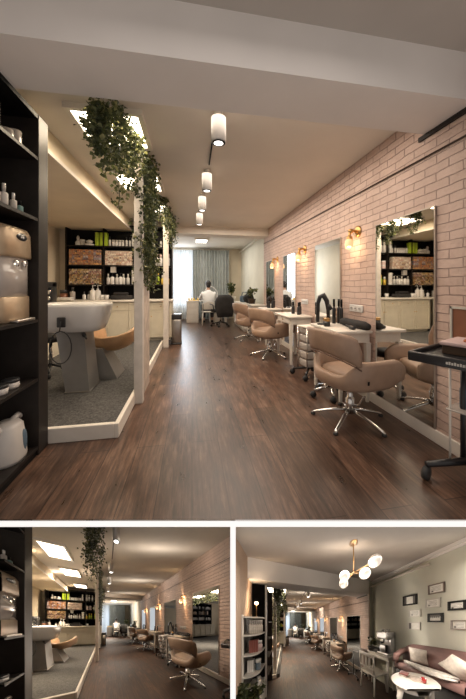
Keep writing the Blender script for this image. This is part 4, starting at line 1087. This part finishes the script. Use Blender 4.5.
    arc=[(a_*math.sin(q*math.pi/24)**.5,-b_*max(0,math.cos(q*math.pi/24))**.5) for q in range(13)]
    arc=[(x,-.0 + y if y<-.02 else -.02) for x,y in arc]
    for z,h in ((1.71,.022),(1.41,.022),(1.08,.022),(.73,.022),(.43,.43)):
        m=MB(); m.prism([(0,-.02)]+arc,z-h,z); build(m,'shelf','white',t)
    def row(z,n,fn,mts,name,lab,cat,grp,u0=.25,u1=.95):
        for q in range(n):
            u=u0+(u1-u0)*q/max(n-1,1); x=X0+a_*u; y=Y1-.30-.05*(1-u)
            o=build(fn,name,mts[q%len(mts)]); setp(o,lab,cat,grp); o.location=(x,y,z)
    bt=bottle_mesh(.25,.024,.5,n=8); row(1.41,7,bt,[['cushion','plastic_white']],'bottle','beige bottle on the second board of corner shelf','bottle','beige bottles on corner shelf')
    bk=MB(); bk.rbox(-.015,.015,-.05,.05,0,.22,.003,1); row(1.08,4,bk,['book_red'],'book','dark red upright book on third board of corner shelf','book','red books on corner shelf',.3,.7)
    bt2=bottle_mesh(.2,.018,.5,n=8); row(1.08,3,bt2,[['pink','ceramic']],'bottle','pink bottle on the third board of corner shelf','bottle','pink bottles on corner shelf',.78,.95)
    bb=MB(); bb.rbox(-.018,.018,-.04,.04,0,.22,.003,1); row(.73,3,bb,['ceramic'],'box','white upright box on the fourth board of corner shelf','box','white boxes on corner shelf',.2,.42)
    m=jar_mesh(.2,.045); single(m,'vase',['bluebox','ceramic'],'dark blue vase on fourth board of corner shelf','vase',(X1-.07,Y1-.28,.73))
    m=jar_mesh(.16,.035); single(m,'jar',['ceramic','labelgrey'],'small white jar on the base of corner shelf','jar',(X1-.06,Y1-.28,.43))
    t=thing('table_lamp','small glowing brass lamp on top board of corner shelf','lamp',(X0+.13,Y1-.22,1.71))
    m=MB(); m.lathe([(.03,0),(.03,.01),(.006,.02),(.006,.24)],n=10); build(m,'stand','brass',t)
    m=MB(); m.ball((0,0,.27),.032,12,8); build(m,'bulb','bulb',t)
    light('POINT',(X0+.16,Y1-.32,1.99),2.2,(1,.75,.5),.04)
    c=at(242,697,z=.25); c.z=0; c=Vector((-.96,1.16,.0))
    potted('bushy green plant on the floor beside the corner shelf',c,.72,.16,rnd,n=420,size=.07,pot='black')
    # black side unit next to corner shelf
    t=thing('display_unit','dark glass-fronted display unit between corner shelf and post','cabinet',(-1.1,1.84,0))
    m=MB(); m.box(0,.26,0,.02,0,2.42); m.box(0,.3,.5,.52,0,2.42); m.box(0,.02,0,.52,0,2.42); build(m,'body','blackwood',t)
    for z in (.4,.8,1.2,1.6): m=MB(); m.box(.02,.29,.02,.5,z,z+.02); build(m,'shelf','brown_dark',t)
    # sofa
    ys,ye=.72,-.5
    t=thing('sofa','dusty pink velvet tufted sofa against the green wall','sofa',(XL,ys,0)); S=ys-ye
    m=MB(); m.rbox(-.46,-.02,-S,0,.74,.86,.03); build(m,'seat','velvet',t)
    m=MB(); m.rbox(-.42,-.04,-S+.02,-.02,0,.73,.01); build(m,'base','black',t)  # black block stands for the dark recess under the seat
    m=MB(); rings=[]
    for q in range(25):
        u=q/24; y=-S*u; top=1.17+.03*math.sin(u*math.pi)-(.10 if q==0 else .03 if q==1 else 0)
        rings.append([(-.16,y,.84),(-.18-.012*math.sin(q*2.1),y,.95),(-.15+.0*u,y,1.08),(-.10,y,top),(-.03,y,top),(-.02,y,.84)])
    m.loft(rings); bk_=build(m,'backrest','velvet',t)
    m=MB()
    for r_ in range(3):
        for q in range(9): m.ball((-.172+.012*r_,-.08-.13*q-.06*(r_%2),.93+.07*r_),.008,6,4)
    build(m,'tuft_buttons','velvet',bk_)
    m=MB(); m.tube([(-.05,-.03,1.06),(-.25,-.03,1.04),(-.42,-.03,.98),(-.46,-.03,.86)],[.05,.05,.05,.04],12); build(m,'armrest','velvet',t)
    def pillow(lab,c,w,h,ry):
        m=MB(); rings=[]
        for q in range(9):
            v=-1+q/4; s_=(1-abs(v)**4)**.5 if abs(v)<1 else .05
            rings.append([(.06*s_*math.sin(a)*(1-.6*abs(math.cos(a))**3), w*(1-.08*(1-abs(v)))*math.cos(a)*(.97 if abs(v)<1 else .95), h*v*.98) for a in [2*math.pi*k/20 for k in range(20)]])
        m.M=Matrix.Rotation(R(ry),4,'X') @ Matrix.Rotation(R(-12),4,'Y'); m.loft(rings); single(m,'cushion','cushion',lab,'cushion',c)
    p=at(418,656,X=1.80); pillow('cream knitted cushion at the left end of pink sofa',p,.125,.14,0)
    p=at(458,668,X=1.72); pillow('cream knitted cushion tilted at right end of pink sofa',p,.14,.13,35)
    m=MB(); rings=[]
    pl=[at(405,667,X=1.66),at(415,669,X=1.62),at(430,674,X=1.60),at(445,679,X=1.60),at(459,684,X=1.60)]
    o0=pl[0].copy()
    for q,p in enumerate(pl):
        w=(.03,.09,.11,.10,.03)[q]; rings.append([(p.x-o0.x+w*math.cos(a)*(1+.2*math.sin(5*a+q)),p.y-o0.y,.885-o0.z+.03*math.sin(a)*(1+.2*math.cos(7*a))) for a in [2*math.pi*k/16 for k in range(16)]])
    m.loft(rings); single(m,'throw','fur','white fluffy throw spread along the sofa seat','throw',o0)
    # coffee table
    z=.84; d=1.33; c=at(416,678.5,d); c=Vector((c.x,c.y,0)); 
    pts=[]; P=[at(391,677,z=z),at(440,684,z=z),at(411,670,z=z),at(418,688,z=z)]
    cc=(P[0]+P[1])/2; u=(P[1]-P[0])/2; v=(P[2]-P[3])/2
    t=thing('coffee_table','white oval coffee table with curved legs by pink sofa','table',(cc.x,cc.y,0))
    m=MB()
    el=lambda s_,zz:[(u.x*s_*math.cos(a)+v.x*s_*math.sin(a),u.y*s_*math.cos(a)+v.y*s_*math.sin(a),zz) for a in [2*math.pi*k/36 for k in range(36)]]
    m.loft([el(.93,z-.03),el(.99,z-.025),el(1,z-.01),el(.97,z)]); build(m,'tabletop','white',t)
    m=MB(); m.loft([el(.75,z-.09),el(.78,z-.03)]); build(m,'apron','white',t)
    for a in (.7,2.4,3.9,5.5):
        x=(u.x*math.cos(a)+v.x*math.sin(a))*.8; y=(u.y*math.cos(a)+v.y*math.sin(a))*.8
        m=MB(); m.tube([(x*.95,y*.95,z-.04),(x*1.12,y*1.12,z-.16),(x*.98,y*.98,z-.4),(x*.9,y*.9,.12),(x*1.02,y*1.02,.0)],[.03,.028,.018,.014,.018],8); build(m,'leg','white',t)
    p=at(423.5,683,z=z); m=MB(); m.lathe([(.02,0),(.026,.01),(.027,.065),(.023,.065),(.02,.02)],n=14); single(m,'candle_glass','redglass','small red glass candle holder on the oval coffee table','candle',(p.x,p.y,z))
    p=at(404,675,z=z); 
    for q,(mt,lab) in enumerate((('paper','pale book at the bottom of stack on coffee table'),('book_red','dark red book on top of stack on coffee table'))):
        m=MB(); m.rbox(-.06,.06,-.045,.045,0,.018,.003,1); single(m,'book',mt,lab,'book',(p.x,p.y,z+.018*q),.3*q)
    m=MB(); m.loft([[(.09*s_*math.cos(a)*(1+.06*math.sin(6*a)),.07*s_*math.sin(a)*(1+.06*math.sin(6*a)),zz) for a in [2*math.pi*k/30 for k in range(30)]] for zz,s_ in ((0,1),(.003,.98))]); p=at(416,679,z=z); single(m,'doily','cloth_lace','lacy beige doily on the oval coffee table','doily',(p.x,p.y,z+.001))
    # desk, chair, coffee things
    yN=.93
    t=thing('writing_desk','white desk with thin legs against the green wall','desk',(XL-.27,yN,0)); DL=1.5-yN
    m=MB(); m.rbox(0,.265,0,DL,.80,.83,.006); build(m,'tabletop','white',t)
    m=MB(); m.box(.02,.25,.02,DL-.02,.71,.80); build(m,'apron','white',t)
    for a in (.035,.23):
        for b in (.035,DL-.035): m=MB(); m.tube([(a,b,.74),(a,b,.3),(a,b,0)],[.024,.02,.013],8); build(m,'leg','white',t)
    xm,ym=XL-.14,yN+.15
    t=thing('espresso_machine','white coffee machine with cups on top on white desk','coffee machine',(xm,ym,.83))
    m=MB(); m.rbox(-.12,.14,-.13,.13,0,.04,.01); m.rbox(.0,.14,-.13,.13,.04,.36,.015); m.rbox(-.12,.14,-.13,.13,.25,.37,.015); build(m,'body','ceramic',t)
    m=MB(); m.rbox(-.13,-.119,-.10,.10,.27,.35,.003,1); build(m,'control_panel','black_plastic',t)
    m=MB(); m.tube([(-.06,0,.25),(-.06,0,.20),(-.16,0,.19)],.014,8); m.rbox(-.11,-.02,-.07,.07,.04,.16,.01); build(m,'jug','black_plastic',t)
    for o in kids(t):
        for v in o.data.vertices: v.co.z*=1.5
    m=MB(); m.lathe([(.02,0),(.03,.06),(.026,.06),(.018,.01)],n=12)
    put(lambda:build(m,'cup','ceramic'),'white cup on top of the white coffee machine','cup','white cups on coffee machine',[(xm+.0,ym-.07,1.385),(xm,ym,1.385),(xm+.0,ym+.07,1.385)],'')
    m=MB(); m.rbox(-.1,.1,-.12,.12,0,.1,.03); single(m,'bag','cloth_black','black pouch beside the coffee machine on white desk','bag',(XL-.15,yN+.36,.83))
    potted('dark bushy plant at the far end of white desk',(XL-.2,1.40,.83),.34,.15,rnd,nm='potted_plant',pot='black',n=130,size=.08)
    t=thing('side_chair','white slatted wooden chair pushed up to the white desk','chair',(1.56,1.17,0),R(-90))
    m=MB(); m.rbox(-.2,.2,-.2,.2,.42,.455,.01); build(m,'seat','white',t)
    m=MB(); m.tube([(-.18,-.19,.45),(-.19,-.23,.90)],.016,8); m.tube([(.18,-.19,.45),(.19,-.23,.90)],.016,8); m.rbox(-.19,.19,-.245,-.215,.82,.91,.01); m.rbox(-.18,.18,-.225,-.205,.55,.59,.006)
    for q in (-.1,0,.1): m.rbox(q-.018,q+.018,-.23,-.212,.57,.84,.003,1)
    build(m,'backrest','white',t)
    for a in (-.17,.17):
        for b in (-.17,.17): m=MB(); m.tube([(a,b,.43),(a*1.04,b*1.04,.2),(a*1.1,b*1.15,0)],[.02,.016,.014],8); build(m,'leg','white',t)
    # black cart by the brick wall seen from the lounge
    t=thing('tool_cart','black tool cart seen at the end of brick wall','cart',(1.60,1.72,0),R(10))
    m=MB(); m.rbox(-.22,.2,-.2,.2,.77,.80,.01); build(m,'tray','black_plastic',t)
    for a in (-.18,.16): m=MB(); m.tube([(a,0,.77),(a,0,.08)],.014,8); build(m,'column','black_plastic',t)
    for a,b in ((-.2,.16),(.18,.16),(-.2,-.16),(.18,-.16)):
        m=MB(); m.tube([(a*.8,0,.10),(a,b,.08)],.016,8); l=build(m,'leg','black_plastic',t)
        m=MB(); m.lathe([(.038,-.013),(.038,.013)],(a,b,.038),12,'y'); build(m,'caster','rubber',l)
    light('AREA',(.5,.5,LH-.3),19,(1,.90,.80),1.2,1.0); light('POINT',(XL-.6,yN-.15,1.5),4.5,(1,.9,.78),.1)  # unseen lamps added to brighten the lounge and its desk corner
lounge()
salon()
bake()

# ---------------------------------------------------------------- added glowing white dividers between the views, partition behind
place(id=1,A=A_main)
F=Vector((ST,CT,0)); Rt=Vector((CT,-ST,0))
def cs(r,d,z): p=Rt*r+F*d; return (p.x,p.y,z)
hz=lambda py,d:1.2-(py-287)/280*d
d=1.443
m=MB(); z1,z0=hz(521.3,d),hz(526.9,d)
m.add([cs(-1.6,d,z0),cs(1.6,d,z0),cs(1.6,d+.004,z0),cs(-1.6,d+.004,z0),cs(-1.6,d,z1),cs(1.6,d,z1),cs(1.6,d+.004,z1),cs(-1.6,d+.004,z1)],[(3,2,1,0),(4,5,6,7),(0,1,5,4),(1,2,6,5),(2,3,7,6),(3,0,4,7)])
struct(m,'trim_8','divider_glow')
m=MB(); a,b=(230.3-243)/280*d,(235.7-243)/280*d; zb=hz(705,d); t_=(233-243)/280; L=.03
m.add([cs(a,d,zb),cs(b,d,zb),cs(b+t_*L,d+L,zb),cs(a+t_*L,d+L,zb),cs(a,d,z0),cs(b,d,z0),cs(b+t_*L,d+L,z0),cs(a+t_*L,d+L,z0)],[(3,2,1,0),(4,5,6,7),(0,1,5,4),(1,2,6,5),(2,3,7,6),(3,0,4,7)])
struct(m,'trim_9','divider_glow')
m=MB(); a,b=-.012,.012
r0=(233-243)/280
m.add([cs(r0*(d+.03)+a,d+.03,-9),cs(r0*(d+.03)+b,d+.03,-9),cs(r0*9+b,9,-9),cs(r0*9+a,9,-9),cs(r0*(d+.03)+a,d+.03,-.04),cs(r0*(d+.03)+b,d+.03,-.04),cs(r0*9+b,9,-.04),cs(r0*9+a,9,-.04)],[(3,2,1,0),(4,5,6,7),(0,1,5,4),(1,2,6,5),(2,3,7,6),(3,0,4,7)])
struct(m,'wall_partition','cream')

# ---------------------------------------------------------------- camera, world, colour
cam=bpy.data.cameras.new('camera'); co=bpy.data.objects.new('camera',cam); COL.objects.link(co)
co.location=(0,0,1.2); co.rotation_euler=(R(90),0,-TH)
cam.sensor_fit='VERTICAL'; cam.sensor_height=36; cam.lens=280/699*36; cam.clip_start=.05
cam.shift_x=-(243-233)/699; cam.shift_y=(287-349.5)/699
scene.camera=co
w=bpy.data.worlds.new('world'); scene.world=w; w.use_nodes=True
bg=w.node_tree.nodes['Background']; bg.inputs[0].default_value=(1,.90,.82,1); bg.inputs[1].default_value=.52
scene.view_settings.view_transform='Standard'
scene.view_settings.look='None'
scene.view_settings.exposure=0
